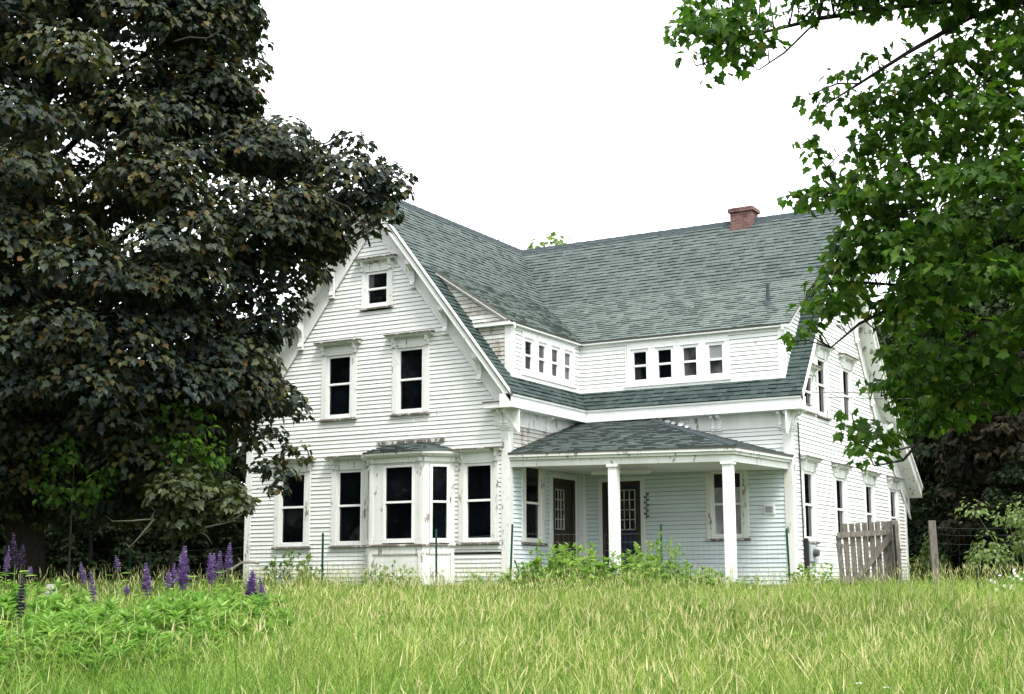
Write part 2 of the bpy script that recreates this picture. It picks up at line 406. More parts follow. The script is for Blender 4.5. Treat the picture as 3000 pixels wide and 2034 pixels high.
# --- clapboard walls
gz = lambda z: (9.52 - .55 - z) / 1.30
siding('wall', FA, -.10, 8.9, lambda z: (max(-W, -3.8 - gz(z)), min(0, -3.8 + gz(z))) if gz(z) > .03 else None,
       [op(w) for w in WA] + [op(w) for w in UA] + [op(AT)] + [(-3.80, -1.50, -.2, 2.9)])
M_PORCHTINT = paint('clapboard paint with skylight tint', (0.70, 0.805, 0.83), 0.70, stain=0.10, island_var=0.08)  # bluish skylight of the porch shade tinted into the white paint
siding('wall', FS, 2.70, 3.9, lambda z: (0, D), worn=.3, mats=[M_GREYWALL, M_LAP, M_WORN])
siding('wall', FB, 2.70, 3.9, lambda z: (0, L))
for o in (siding('porch_wall', FS, -.10, 2.70, lambda z: (0, D), [op(SW), (2.02, 3.22, -.2, 2.45)], mats=[M_PORCHTINT, M_LAP, M_GREYWALL]),
          siding('porch_wall', FB, -.10, 2.70, lambda z: (0, L), [op(BW), (.56, 1.64, -.2, 2.42)], mats=[M_PORCHTINT, M_LAP, M_GREYWALL])):
    o['label'] = 'white clapboards under the porch roof with bluish skylight tinted in'
def rear_u(z):
    z += .45
    for (ua, za), (ub, zb) in zip(REAR, REAR[1:]):
        if zb <= z <= za: return min(RB, ua + (za - z) / (za - zb) * (ub - ua))
    return RB
siding('wall', FG, -.10, 8.9, lambda z: (max(D, (z + .45) / PIT), rear_u(z)) if z < 8.8 else None,
       [op((a, b, 1.0, 2.46)) for a, b in GW] + [op(w) for w in GU])
mb = MB()                                            # plain walls on the far sides
mb.hexa([(-W, .02, -.1), (-W, RB, -.1), (-W + .1, RB, -.1), (-W + .1, .02, -.1)], [(-W, .02, 3.9), (-W, RB, 3.9), (-W + .1, RB, 3.9), (-W + .1, .02, 3.9)])
mb.hexa([(-W, RB - .1, -.1), (L, RB - .1, -.1), (L, RB, -.1), (-W, RB, -.1)], [(-W, RB - .1, 2.6), (L, RB - .1, 2.6), (L, RB, 2.6), (-W, RB, 2.6)])
mb.build('wall', M_SIDING, house)
mb = MB()                                            # stone footing
for fr, a, b in ((FA, -W, 0), (FS, 0, D), (FB, 0, L), (FG, D, RB)): fr.box(mb, a, b, -.9, -.10, -.25, -.02)
mb.build('foundation', M_STONE, house)

# --- corner boards with small capitals
def corner_board(fr1, u1, d1, fr2, u2, z0, z1, cap=True, w=.17):
    mb = MB()
    for fr, u, d in ((fr1, u1, d1), (fr2, u2, 1)):
        a, b = (u - w, u + .035) if d < 0 else (u, u + w)
        fr.box(mb, a, b, z0, z1, 0, .036)
        if cap:
            fr.box(mb, a - .02, b + .02, z1 - .12, z1 - .07, .036, .055); fr.box(mb, a - .035, b + .035, z1 - .07, z1, .036, .075)
    mb.build('corner_board', M_WORN, house, 0.004)
corner_board(FA, 0, -1, FS, 0, -.1, 3.48)
corner_board(FB, L, -1, FG, D, -.1, 3.48)
mb = MB(); FA.box(mb, -W - .03, -W + .16, -.1, 3.9, 0, .036); mb.build('corner_board', M_WORN, house, .004)
mb = MB(); FG.box(mb, RB - .12, RB + .035, -.1, 2.62, 0, .036); mb.build('corner_board', M_WORN, house, .004)
mb = MB(); FS.box(mb, D - .14, D - .024, -.1, 3.5, 0, .036); FB.box(mb, 0.04, .14, -.1, 3.5, 0, .036); mb.build('corner_board', M_TRIM, house, .004)

# --- eaves: frieze, boxed gutter, brackets
mb = MB()
FS.box(mb, 0, D - .04, 3.48, 3.83, 0, .045); FB.box(mb, .046, L, 3.48, 3.83, 0, .045)
FA.box(mb, -.36, .045, 3.48, 3.83, 0, .046); FG.box(mb, D - .045, D + .36, 3.48, 3.83, 0, .046)
mb.build('frieze', M_WORN, house, 0.004)
mb = MB()
FS.box(mb, -.40, D, 3.83, 4.14, 0, .335); FB.box(mb, .336, L + .40, 3.83, 4.14, 0, .335)
FS.box(mb, -.40, D - .37, 4.08, 4.155, .336, .362); FB.box(mb, .363, L + .40, 4.08, 4.155, .336, .362)
FA.box(mb, -.44, -.001, 3.84, 3.97, 0, .36); FA.box(mb, -.47, -.001, 3.97, 3.995, 0, .39, 1)
FG.box(mb, D, D + .42, 3.84, 3.97, 0, .36); FG.box(mb, D, D + .45, 3.97, 3.995, 0, .39, 1)
mb.build('cornice', [M_TRIM, M_RAG], house, 0.005)
def bracket(fr, u, zt, h=.34, d=.19, w=.085):
    pr = [(0, 0), (.22, 0), (.34, .06), (.30, .16), (.20, .22), (.20, .42), (.28, .60), (.50, .72), (.80, .76), (1.0, .82), (1.0, 1.0), (0, 1.0)]
    mb = MB(); P = [(.046 + n * d, zt - h + z * h) for n, z in pr]
    fr.extr(mb, P, u - w / 2, u + w / 2); fr.extr(mb, [(.046, zt - h - .03), (.046 + .28 * d, zt - h - .03), (.046 + .22 * d, zt - h), (.046, zt - h)], u - w / 2 - .008, u + w / 2 + .008)
    mb.build('bracket', M_TRIM, house, 0.006)
for u in (-.15, -.03): bracket(FA, u, 3.83)
for u in (.13, 1.72): bracket(FS, u, 3.83)
for u in (1.75, 3.54, 3.70, 5.18, 5.34): bracket(FB, u, 3.83)
for u in (D + .03, D + .18): bracket(FG, u, 3.83)

# --- rakes of both gables
def rake(fr, line, end, left=False):
    mb = MB()
    for (u0, z0), (u1, z1) in zip(line, line[1:]):
        fr.slope(mb, u0, z0, u1, z1, .02, .30, .36, .40)
        fr.slope(mb, u0, z0, u1, z1, .0, .10, .40, .445); fr.slope(mb, u0, z0, u1, z1, .10, .15, .40, .42)
        fr.slope(mb, u0, z0, u1, z1, .30, .345, .04, .402)
        fr.slope(mb, u0, z0, u1, z1, .30, .93, 0.0, .038)
        fr.slope(mb, u0, z0, u1, z1, .90, .97, .038, .058)
    mb.build('rake_board', M_TRIM if not left else M_WORN, house, 0.004)
zr = lambda u: RID - PIT * abs(u + 3.8)
rake(FA, [(-3.8, RID), (.30, zr(.30))], 1); rake(FA, [(-W - .33, zr(-W - .33)), (-3.8, RID)], 0)
rake(FG, [(D - .30, PIT * (D - .30) + .0), (7.38, RID)], 0); rake(FG, REAR, 1, True)
for du in (1.2, 2.14, 3.08):
    for sgn in (-1, 1): bracket(FA, -3.8 + sgn * du, zr(-3.8 + du) - .40 + (.0), .62, .27, .13)
for u, z in ((9.1, 7.30), (10.3, 5.74), (11.4, 4.72)): bracket(FG, u, z - .42, .62, .27, .13)

# --- shingled roofs: every tab is a small wedge with its own thickness
def clip(poly, a, b):
    out = []
    for i in range(len(poly)):
        p, q = poly[i], poly[(i + 1) % len(poly)]
        sp = (b[0] - a[0]) * (p[1] - a[1]) - (b[1] - a[1]) * (p[0] - a[0]); sq = (b[0] - a[0]) * (q[1] - a[1]) - (b[1] - a[1]) * (q[0] - a[0])
        if sp >= 0: out.append(p)
        if (sp >= 0) != (sq >= 0):
            t = sp / (sp - sq); out.append((p[0] + t * (q[0] - p[0]), p[1] + t * (q[1] - p[1])))
    return out
def shingles(name, pts, parent, mats=None, e=.130, tw=.24, thick=.09, seed=1):
    r = random.Random(seed); P = [np.array(p, float) for p in pts]
    u = P[1] - P[0]; u /= np.linalg.norm(u); n = np.cross(u, P[2] - P[0]); n /= np.linalg.norm(n)
    if n[2] < 0: n = -n
    v = np.cross(n, u)
    if v[2] < 0: v = -v
    q = [((p - P[0]) @ u, (p - P[0]) @ v) for p in P]
    ar = sum(q[i][0] * q[(i + 1) % len(q)][1] - q[(i + 1) % len(q)][0] * q[i][1] for i in range(len(q)))
    if ar < 0: q = q[::-1]
    mb = MB(); T = lambda a, b, c: P[0] + u * a + v * b + n * c
    mb.hexa([T(a, b, -thick) for a, b in q], [T(a, b, -.004) for a, b in q], 1)
    v1 = max(b for a, b in q); u0, u1 = min(a for a, b in q), max(a for a, b in q); row = 0
    while row * e < v1:
        a = u0 - r.uniform(0, tw)
        while a < u1:
            w = tw * r.choice((.45, .6, .8, 1.0, 1.2))
            poly = [(a, row * e), (a + w - .006, row * e), (a + w - .006, row * e + e), (a, row * e + e)]
            for i in range(len(q)):
                poly = clip(poly, q[i], q[(i + 1) % len(q)])
                if len(poly) < 3: break
            if len(poly) >= 3:
                t = .015 if r.random() < .55 else .029
                t += r.uniform(-.002, .003)
                k = len(mb.v); m = len(poly)
                for pa, pb in poly: mb.v.append(tuple(T(pa, pb, .003 + t * (1 - (pb - row * e) / e))))
                mb.f.append(tuple(range(k, k + m))); mb.m.append(0)
                for i in range(m):                         # butt and side edges
                    (a0, b0), (a1, b1) = poly[i], poly[(i + 1) % m]
                    if abs(b0 - row * e) < 1e-6 and abs(b1 - row * e) < 1e-6 or abs(a0 - a1) < 1e-6:
                        z = len(mb.v); mb.v.append(tuple(T(a0, b0, -.006))); mb.v.append(tuple(T(a1, b1, -.006)))
                        mb.f.append((k + i, z, z + 1, k + (i + 1) % m)); mb.m.append(0)
            a += w
        row += 1
    return mb.build(name, mats or [M_SHINGLE, M_LAP], parent)
ra = lambda x, y: (x, y, 4.618 - PIT * x)
rb = lambda x, y: (x, y, PIT * y)
XE = .375; YE = D - XE
XB = -2.15; YB = D - XB                             # the darker courses stop where the dormers start
roof = shingles('roof', [ra(XB, -.43), ra(XB, YB), ra(-3.8, D + 3.8), ra(-3.8, -.43)], house, seed=1)
shingles('roof', [rb(XB, YB), rb(L + .43, YB), rb(L + .43, 7.38), rb(-3.8, 7.38)], house, seed=2)
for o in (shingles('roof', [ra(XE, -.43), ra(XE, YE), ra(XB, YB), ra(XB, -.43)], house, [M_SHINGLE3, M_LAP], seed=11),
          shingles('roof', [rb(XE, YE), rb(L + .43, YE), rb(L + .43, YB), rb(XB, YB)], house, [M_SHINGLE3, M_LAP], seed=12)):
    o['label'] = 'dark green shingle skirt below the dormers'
mb = MB()                                            # far slopes
def slab(mb, pts, t=.10):
    P = [np.array(p, float) for p in pts]; mb.hexa([p - Z * t for p in P], P)
rl = lambda x, y: (x, y, RID + PIT * (x + 3.8))
slab(mb, [rl(-3.8, -.43), rl(-W - .35, -.43), rl(-W - .35, D), rl(-3.8, 7.38)])
slab(mb, [(-3.8, 7.38, RID), (-W - .35, D - .35, PIT * (D - .35)), (-W - .35, 7.38, RID)])
for (ya, za), (yb, zb) in zip(REAR, REAR[1:]): slab(mb, [(-W - .35, ya, za), (L + .43, ya, za), (L + .43, yb, zb), (-W - .35, yb, zb)])
mb.build('roof', M_CAP, house)
mb = MB()
def ridge(p, q, a, b):                               # bent ridge cap
    p, q = np.array(p, float), np.array(q, float); a, b = np.array(a, float), np.array(b, float); n = max(1, int(np.linalg.norm(q - p) / .16))
    for i in range(n):
        s, e_ = p + (q - p) * i / n, p + (q - p) * (i + 1) / n; h = Z * (.052 if i % 2 else .046)
        for d in (a, b): mb.hexa([s + d - Z * .0, e_ + d, e_ + d + h * .5, s + d + h * .5][:4], [s, e_, e_ + h, s + h])
ridge((-3.8, -.43, RID), (-3.8, 7.38, RID), (.14, 0, -.14 * PIT), (-.14, 0, -.14 * PIT))
ridge((-3.8, 7.38, RID), (L + .43, 7.38, RID), (0, -.14, -.14 * PIT), (0, .14, -.14 * PIT))
mb.build('ridge_cap', M_CAP, roof)

# chimney and vent
mb = MB()
for x0, x1, y0, y1, z0, z1 in ((2.73, 3.35, 7.15, 7.62, 8.9, 9.72), (2.68, 3.40, 7.10, 7.67, 9.72, 9.83), (2.74, 3.34, 7.16, 7.61, 9.83, 9.86)):
    mb.hexa([(x0, y0, z0), (x1, y0, z0), (x1, y1, z0), (x0, y1, z0)], [(x0, y0, z1), (x1, y0, z1), (x1, y1, z1), (x0, y1, z1)])
mb.build('chimney', M_BRICK, roof, 0.008)

# --- shed dormers
DZ = lambda x: 5.967 - .67 * x
dorm = siding('dormer', FS, 4.62, 5.82, lambda z: (.13, D), [(.70, 3.20, 4.80, 5.60)], worn=.03)
siding('dormer_wall', FB, 4.62, 5.82, lambda z: (0, 5.30), [(1.38, 3.90, 4.78, 5.58)]).parent = dorm
FC = Wall((0, .13, 0), (1, 0, 0), (0, -1, 0))
def cheek(z):
    u0 = (4.60 - z) / PIT; u1 = min(0, (5.86 - z) / .67)
    return (u0, u1) if u1 - u0 > .02 else None
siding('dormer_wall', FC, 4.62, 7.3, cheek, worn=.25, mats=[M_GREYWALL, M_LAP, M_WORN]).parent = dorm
FD = Wall((5.30, 0, 0), (0, 1, 0), (1, 0, 0))
def cheek2(z):
    u1 = D + (z - 4.60) / PIT; u0 = max(D, D + (z - 5.86) / .67)
    return (u0, u1) if u1 - u0 > .02 else None
siding('dormer_wall', FD, 4.62, 7.3, cheek2).parent = dorm
house_loc = Vector(house.location)
for o in list(COL.objects):
    if o.name.startswith('dormer_wall'): o.location = (0, 0, 0)
mb = MB()
FS.box(mb, .13, .27, 4.60, 5.80, 0, .034); FC.box(mb, -.15, .034, 4.60, 5.80, 0, .034)
FB.box(mb, 5.18, 5.335, 4.60, 5.80, 0, .034); FD.box(mb, D, D + .14, 4.60, 5.80, 0, .034)
FS.box(mb, .27, D - .03, 4.60, 4.70, 0, .034); FB.box(mb, .034, 5.18, 4.60, 4.70, 0, .034)
mb.build('corner_board', M_TRIM, dorm, 0.004)
mb = MB()
FS.box(mb, 0, D - .12, 5.80, 5.885, 0, .12); FB.box(mb, .121, 5.50, 5.80, 5.885, 0, .12)
FC.box(mb, -.98, -.001, 5.80, 5.90, 0, .125); FC.extr(mb, [(0, 5.90), (.14, 5.90), (.14, 5.915), (0, 5.95)], -1.0, 0, 1)
FC.slope(mb, -2.12, DZ(-2.12), .13, DZ(.13), .03, .16, .0, .06); FC.slope(mb, -2.12, DZ(-2.12), .13, DZ(.13), .03, .10, .06, .125)
FD.slope(mb, D - .13, DZ(.13), D + 2.12, DZ(-2.12), .03, .16, .0, .06); FD.slope(mb, D - .13, DZ(.13), D + 2.12, DZ(-2.12), .03, .10, .06, .19)
mb.build('eave_board', [M_TRIM, M_RAG], dorm, 0.003)
da = lambda x, y: (x, y, DZ(x) + .0); db = lambda x, y: (x, y, DZ(-(y - D)))
xe = .145
dr = shingles('dormer_roof', [da(xe, -.0), da(xe, D - xe), da(-2.2, D + 2.2), da(-2.2, -.0)], dorm, [M_SHINGLE2, M_LAP], thick=.05, seed=3)
shingles('dormer_roof', [db(xe, D - xe), db(5.50, D - xe), db(5.50, D + 2.2), db(-2.2, D + 2.2)], dorm, [M_SHINGLE2, M_LAP], thick=.05, seed=4)
for k, (a, b) in enumerate(((.78, 1.10), (1.44, 1.75), (2.09, 2.40), (2.75, 3.06))):
    window(FS, a, b, 4.88, 5.53, 5.20, casing=.092, hood=False, sash=.075, pane=M_GLASSG if k else M_GLASS, pane2=M_GLASSG if k else M_GLASS, sill=False, low=.12, mat=M_TRIM)
for k, (a, b) in enumerate(((1.49, 1.82), (2.14, 2.48), (2.80, 3.13), (3.46, 3.79))):
    window(FB, a, b, 4.84, 5.52, 5.18, casing=.092, hood=False, sash=.075, pane=(M_GLASS, M_GLASS, M_GLASSG, M_GLASSG)[k], pane2=(M_GLASS, M_GLASS, M_GLASSG, M_PAPER)[k], sill=False, low=.12, mat=M_TRIM)
mb = MB()
FS.box(mb, .56, 3.28, 4.70, 4.758, 0, .06); FB.box(mb, 1.24, 4.02, 4.665, 4.716, .034, .06)
FS.box(mb, .62, .64, 4.76, 5.66, .0, .05); FB.box(mb, 1.27, 1.30, 4.72, 5.66, .0, .05); FB.box(mb, 3.96, 3.99, 4.72, 5.66, 0, .05)
mb.build('sill', M_WORN, dorm, .003)
mb = MB()
p0 = np.array([4.66, 4.47, DZ(-(4.47 - D))])
mb.tube([p0 - Z * .1, p0 + Z * .50], .045, 12); mb.tube([p0 - Z * .02 + np.array([0, 0, -.03]), p0 + Z * .04, p0 + Z * .07], [.13, .10, .05], 12)
mb.build('vent_pipe', M_VENT, dr, smooth=False)
mb = MB()                                            # lead over the valley
va = np.array([-3.8, D + 3.8, RID]); vb = np.array([-2.18, D + 2.18, DZ(-2.18)]); vc = np.array([xe, D - xe, DZ(xe)])

# --- bay window
bay = [(-3.88, 0), (-3.38, -.58), (-1.93, -.58), (-1.43, 0)]
def bw(i):
    a, b = np.array(bay[i]), np.array(bay[i + 1]); d = (b - a) / np.linalg.norm(b - a)
    return Wall((*a, 0), (*d, 0), (d[1], -d[0], 0)), np.linalg.norm(b - a)
mb = MB()
bays = [bw(i) for i in range(3)]
BG = [(.21, .56), (.43, 1.17), (.24, .58)]
for (fr, ln), (g0, g1) in zip(bays, BG):
    fr.box(mb, 0, g0 - .07, .80, 2.70, -.10, 0); fr.box(mb, g1 + .07, ln, .80, 2.70, -.10, 0)
    fr.box(mb, g0 - .07, g1 + .07, 2.66, 2.70, -.10, .0)
    fr.box(mb, 0, ln, -.10, .78, -.10, 0)
    for a, b in ((0, .09), (ln - .09, ln)): fr.box(mb, a, b, -.1, .78, 0, .03); fr.box(mb, a, b, .81, 2.70, 0, .022)
    fr.box(mb, .09, ln - .09, .62, .78, 0, .03); fr.box(mb, .09, ln - .09, -.1, .12, 0, .03)
    fr.extr(mb, [(.0, .575), (.025, .60), (.03, .62), (0, .62)], .12, ln - .12); fr.extr(mb, [(0, .12), (.03, .12), (.02, .15), (0, .15)], .12, ln - .12)
    fr.box(mb, -.02, ln + .02, 2.70, 2.82, -.10, .04)
    for uu in (.05, ln - .05): fr.extr(mb, [(.04, 2.70), (.07, 2.70), (.11, 2.80), (.04, 2.80)], uu - .035, uu + .035)
bwin = mb.build('bay_window', M_WORN, house, 0.004)
for (fr, ln), (g0, g1) in zip(bays, BG):
    mb = MB(); s = .065
    fr.box(mb, g0 - s, g0, .86, 2.65, -.08, .02); fr.box(mb, g1, g1 + s, .86, 2.65, -.08, .02); fr.box(mb, g0, g1, 2.59, 2.65, -.08, .018)
    fr.box(mb, g0, g1, .86, .96, -.08, .022); fr.box(mb, g0, g1, 1.765, 1.815, -.075, .012)
    mb.build('sash', M_SASH, bwin, .004)
    for a, b, n in ((.961, 1.764, -.04), (1.816, 2.589, -.025)):
        mb = MB(); fr.box(mb, g0 + .001, g1 - .001, a, b, n - .02, n); mb.build('pane', M_GLASS, bwin)
    mb = MB(); fr.extr(mb, [(-.05, .78), (.07, .78), (.07, .82), (-.05, .85)], -.03, ln + .03); mb.build('sill', M_RAG, bwin, .004)
    mb = MB(); fr.extr(mb, [(0.0, 2.82), (.10, 2.82), (.17, 2.88), (.18, 2.93), (0, 2.93)], -.06, ln + .06); mb.build('cornice', M_WORN, bwin, .004)
def off(o, z):
    c = []
    for x, y in bay: c.append((x + (-.19 if x < -2.6 else .19) * (1.0 if y == 0 else .5), y - (0 if y == 0 else .19), z))
    return c
br_ = off(.2, 2.935); bt = [(-3.15, -.02, 3.20), (-3.15, -.03, 3.20), (-2.15, -.03, 3.20), (-2.15, -.02, 3.20)]
shingles('roof', [br_[1], br_[2], bt[2], bt[1]], bwin, thick=.01, e=.12, seed=6)
shingles('roof', [br_[2], br_[3], bt[2]], bwin, thick=.01, e=.12, seed=7); shingles('roof', [br_[0], br_[1], bt[1]], bwin, thick=.01, e=.12, seed=8)
mb = MB(); FA.box(mb, -3.6, -1.7, 3.19, 3.27, .02, .06); mb.build('flashing', M_RAG, bwin)
mb = MB(); FA.box(mb, -1.44, -.17, .60, .645, .0, .03); mb.build('gap_shade_strip', M_BLACK, house)  # solid black strip put on the wall for the shade of a board gap

# --- porch
PF = Wall((0, .10, 0), (1, 0, 0), (0, -1, 0))
pz = lambda x: 2.80 - .022 * x
PX = 5.30
prf = shingles('porch_roof', [(.02, -.06, 2.83), (PX + .16, -.06, 2.71), (1.85, D - .02, 3.86), (.02, D - .02, 3.90)], house, [M_SHINGLE, M_LAP], thick=.03, e=.14, seed=9)
shingles('porch_roof', [(PX + .16, -.06, 2.71), (PX + .16, D - .02, 2.79), (1.85, D - .02, 3.86)], house, [M_SHINGLE, M_LAP], thick=.03, e=.14, seed=10)
mb = MB(); ridge((PX + .16, -.06, 2.72), (1.85, D - .04, 3.87), (-.12, 0, -.01), (0, .12, -.01)); mb.build('hip_cap', M_CAP, prf)
PS = Wall((PX, 0, 0), (0, 1, 0), (1, 0, 0))
mb = MB()
for a, b, n0, n1 in ((.0, .06, .0, .14), (.06, .12, .0, .09), (.12, .27, -.13, .03)):
    PF.slope(mb, .03, pz(0), PX + (n1 if n1 > .05 else .03), pz(PX), a, b, n0, n1)
    PS.slope(mb, .10 - n0 if n0 >= 0 else .10 + .13, pz(PX), D - .03, pz(PX) + .08, a, b, n0 if n0 >= 0 else -.13, n1)
mb.build('porch_beam', M_WORN, house, 0.004)
for x, zb in ((2.56, -.2), (5.19, -.4)):
    mb = MB(); zt = pz(x) - .27
    PF.box(mb, x - .10, x + .10, zb, zt, -.14, .05)
    po = mb.build('porch_post', M_TRIM, house, 0.008)
    mb = MB(); PF.box(mb, x - .13, x + .13, zt - .055, zt - .001, -.17, .078); mb.build('capital', M_WORN, po, 0.004)
mb = MB(); slab(mb, [(.04, .24, 2.60), (PX - .14, .24, 2.50), (PX - .14, D - .04, 2.52), (.04, D - .04, 2.62)], .03); mb.build('porch_ceiling', M_TRIM, house)
mb = MB(); slab(mb, [(.04, .12, -.06), (PX - .02, .12, -.10), (PX - .02, D - .04, -.10), (.04, D - .04, -.06)], .06)
mb.build('porch_floor', M_GREYWOOD, house)
mb = MB(); mb.hexa([(1.2, 1.75, 2.42), (2.65, 1.75, 2.40), (2.65, 1.90, 2.40), (1.2, 1.90, 2.42)], [(1.2, 1.75, 2.50), (2.65, 1.75, 2.48), (2.65, 1.90, 2.48), (1.2, 1.90, 2.50)])
mb.build('ceiling_board', M_TRIM, house, .01)  # plain trim-painted board under the porch ceiling
mb = MB()                                            # torn flashing over the hip
for k in range(5):
    x = 2.2 + k * .17; z = 3.86 - (x - 1.85) * .31 + .05
    FB.extr(mb, [(.05, z), (.24, z - .03), (.22, z + .03), (.05, z + .13 - .03 * (k % 3))], x, x + .09 + .04 * (k % 2))
mb.build('torn_flashing', M_SASH, prf)

def door(fr, u0, u1, z0, z1, dm, g, cols, rows, knob):
    mb = MB(); f = .10
    fr.box(mb, u0, u0 + f, z0, z1, -.06, .035); fr.box(mb, u1 - f, u1, z0, z1, -.06, .035); fr.box(mb, u0 + f, u1 - f, z1 - f, z1, -.06, .035)
    fr_ = mb.build('door_frame', M_DARKWOOD, house, .004)
    mb = MB(); a, b = u0 + f, u1 - f
    fr.box(mb, a, g[0], z0, z1 - f, -.05, -.02); fr.box(mb, g[1], b, z0, z1 - f, -.05, -.02)
    fr.box(mb, g[0], g[1], z0, g[2], -.05, -.02); fr.box(mb, g[0], g[1], g[3], z1 - f, -.05, -.02)
    fr.box(mb, g[0] - .03, g[1] + .03, z0 + .18, g[2] - .14, -.02, -.012)
    dr_ = mb.build('door', dm, house, .003)
    mb = MB(); fr.box(mb, g[0] + .001, g[1] - .001, g[2] + .001, g[3] - .001, -.045, -.035); mb.build('pane', M_GLASS, dr_)
    mb = MB(); t = .011
    for i in range(cols + 1):
        x = g[0] + (g[1] - g[0]) * i / cols; fr.box(mb, x - t, x + t, g[2], g[3], -.034, -.016)
    for j in range(rows + 1):
        z = g[2] + (g[3] - g[2]) * j / rows; fr.box(mb, g[0], g[1], z - t, z + t, -.0335, -.0165)
    mb.build('muntins', M_GREYWALL, dr_)
    mb = MB(); mb.tube([fr.p(knob, z0 + .95, -.02), fr.p(knob, z0 + .95, .03)], .012, 8); mb.tube([fr.p(knob, z0 + .95, .025), fr.p(knob, z0 + .95, .045), fr.p(knob, z0 + .95, .065)], [.015, .032, .02], 10)
    mb.build('handle', M_BRASS, dr_, smooth=True)
door(FS, 2.05, 3.19, -.04, 2.42, M_DARKWOOD, (2.26, 2.70, 1.22, 2.16), 3, 4, 2.22)
door(FB, .59, 1.61, -.06, 2.38, M_NAVY, (1.01, 1.44, 1.22, 2.17), 3, 4, .76)
mb = MB()
FS.box(mb, 1.93, 2.049, -.04, 2.52, 0, .04); FS.box(mb, 3.191, 3.31, -.04, 2.52, 0, .04); FS.box(mb, 2.049, 3.191, 2.421, 2.52, 0, .04)
FB.box(mb, .48, .589, -.06, 2.49, 0, .04); FB.box(mb, 1.611, 1.72, -.06, 2.49, 0, .04); FB.box(mb, .589, 1.611, 2.381, 2.49, 0, .04)
mb.build('door_casing', M_TRIM, house, .004)

# --- fittings on the walls
mb = MB(); FB.box(mb, 4.71, 4.97, 1.49, 1.71, .0, .05); vt = mb.build('wall_vent', M_TRIM, house, .006)
mb = MB(); FB.box(mb, 4.75, 4.93, 1.53, 1.67, .05, .056)
for k in range(5): FB.box(mb, 4.755, 4.925, 1.54 + k * .026, 1.552 + k * .026, .056, .066)
mb.build('grille', M_METER, vt)
mb = MB(); rr = random.Random(2)
mb.tube([FB.p(1.77, 2.08, .03), FB.p(1.78, 1.75, .035), FB.p(1.76, 1.45, .03)], .008, 5)
for k in range(9):
    z = 2.05 - k * .066; s = -1 if k % 2 else 1
    mb.tube([FB.p(1.77, z - .03, .035), FB.p(1.77 + s * .05, z + .01, .05), FB.p(1.77 + s * .07, z - .02, .04)], [.006, .022, .004], 5)
mb.build('wall_hanging', M_BLACK, house)
mb = MB(); FG.box(mb, 4.36, 4.72, .42, .80, .02, .14); me_ = mb.build('electric_meter', M_METER, house, .012)
mb = MB(); mb.tube([FG.p(4.56, .62, .14), FG.p(4.56, .62, .19), FG.p(4.56, .62, .25), FG.p(4.56, .62, .262)], [.095, .09, .085, .06], 16); mb.build('dial', M_GLASSG, me_, smooth=False)
mb = MB(); FG.box(mb, 4.76, 5.02, .38, .62, .02, .10); mb.build('junction_box', M_METER, house, .01)
mb = MB(); mb.tube([FG.p(4.02, 3.60, .05), FG.p(4.05, 3.0, .05), FG.p(4.10, 1.6, .05), FG.p(4.12, .95, .05), FG.p(4.20, .85, .06)], .016, 7); mb.build('conduit', M_BLACK, house)
mb = MB(); FG.box(mb, 4.16, 4.26, -.2, .95, .03, .13); mb.build('drain_pipe', M_BLACK, house, .02)
mb = MB(); mb.tube([FG.p(D + .45, 3.75, .05), FG.p(D + .46, 3.45, .05)], .005, 4); mb.build('loose_wire', M_CABLE, house)
for k, (ye, ze, tx, ty, dd) in enumerate(((8.6, 4.70, 2500, 862, 34), (8.7, 4.62, 2500, 885, 33))):
    a = FG.p(5.5 if k else 4.5, 4.36, .25); b = at(tx, ty, dd); mid_ = (a + b) / 2 - Z * .12
    mb = MB(); mb.tube([a, a * .6 + mid_ * .4 - Z * .03, mid_, mid_ * .4 + b * .6 - Z * .03, b], .009, 5)
    tag(mb.build('power_cable', M_CABLE), ('upper' if k == 0 else 'lower') + ' of two thin black service wires running from the end gable into the right trees', 'cable', 'service wires at the end gable')

# ------------------------------------------------------------------ ground
xs = np.concatenate([np.linspace(-400, -45, 12), np.linspace(-40, 45, 86), np.linspace(50, 400, 12)])
gx, gy = np.meshgrid(xs, xs); P = np.stack([gx.ravel(), gy.ravel(), np.zeros(gx.size)], 1); P[:, 2] = ground_z(P)
n_ = len(xs); idx = np.arange(n_ * n_).reshape(n_, n_)
tag(np_mesh('ground', [(P, [np.stack([idx[:-1, :-1], idx[:-1, 1:], idx[1:, 1:], idx[1:, :-1]], -1).reshape(-1, 4)], 0)], M_GROUND), kind='structure')

# ------------------------------------------------------------------ foliage helpers
MAPLE_H = np.array([(0, 0), (.18, -.09), (.43, .07), (.34, .26), (.47, .53), (.22, .62), (0, 1)], float)
LANCE_H = np.array([(0, 0), (.13, .30), (.09, .70), (0, 1)], float)
OVAL_H = np.array([(0, 0), (.27, .22), (.30, .55), (0, 1)], float)
def unit(a): return a / (np.linalg.norm(a, axis=-1, keepdims=True) + 1e-9)
def leaf_chunk(P, N, T, size, half, rng_, fold=.22, droop=.25, mi=0):
    """one folded leaf per row: two mirrored half outlines that share the midrib ends"""
    n = len(P); N = unit(N); T = unit(T - N * (T * N).sum(1, keepdims=True)); B = np.cross(N, T)
    h = half; k = len(h); out = np.concatenate([h, h[1:-1] * [-1, 1]])
    x, y = out[:, 0], out[:, 1]; z = fold * np.abs(x) - droop * y * y
    size = np.broadcast_to(size, (n,))[:, None, None]
    V = P[:, None] + size * (x[None, :, None] * B[:, None] + y[None, :, None] * T[:, None] + z[None, :, None] * N[:, None])
    m = len(out); base = (np.arange(n) * m)[:, None]
    r = np.arange(k); l = np.concatenate([[0], np.arange(k, 2 * k - 2), [k - 1]])[::-1]
    return (V.reshape(-1, 3), [base + r[None], base + l[None]], mi)
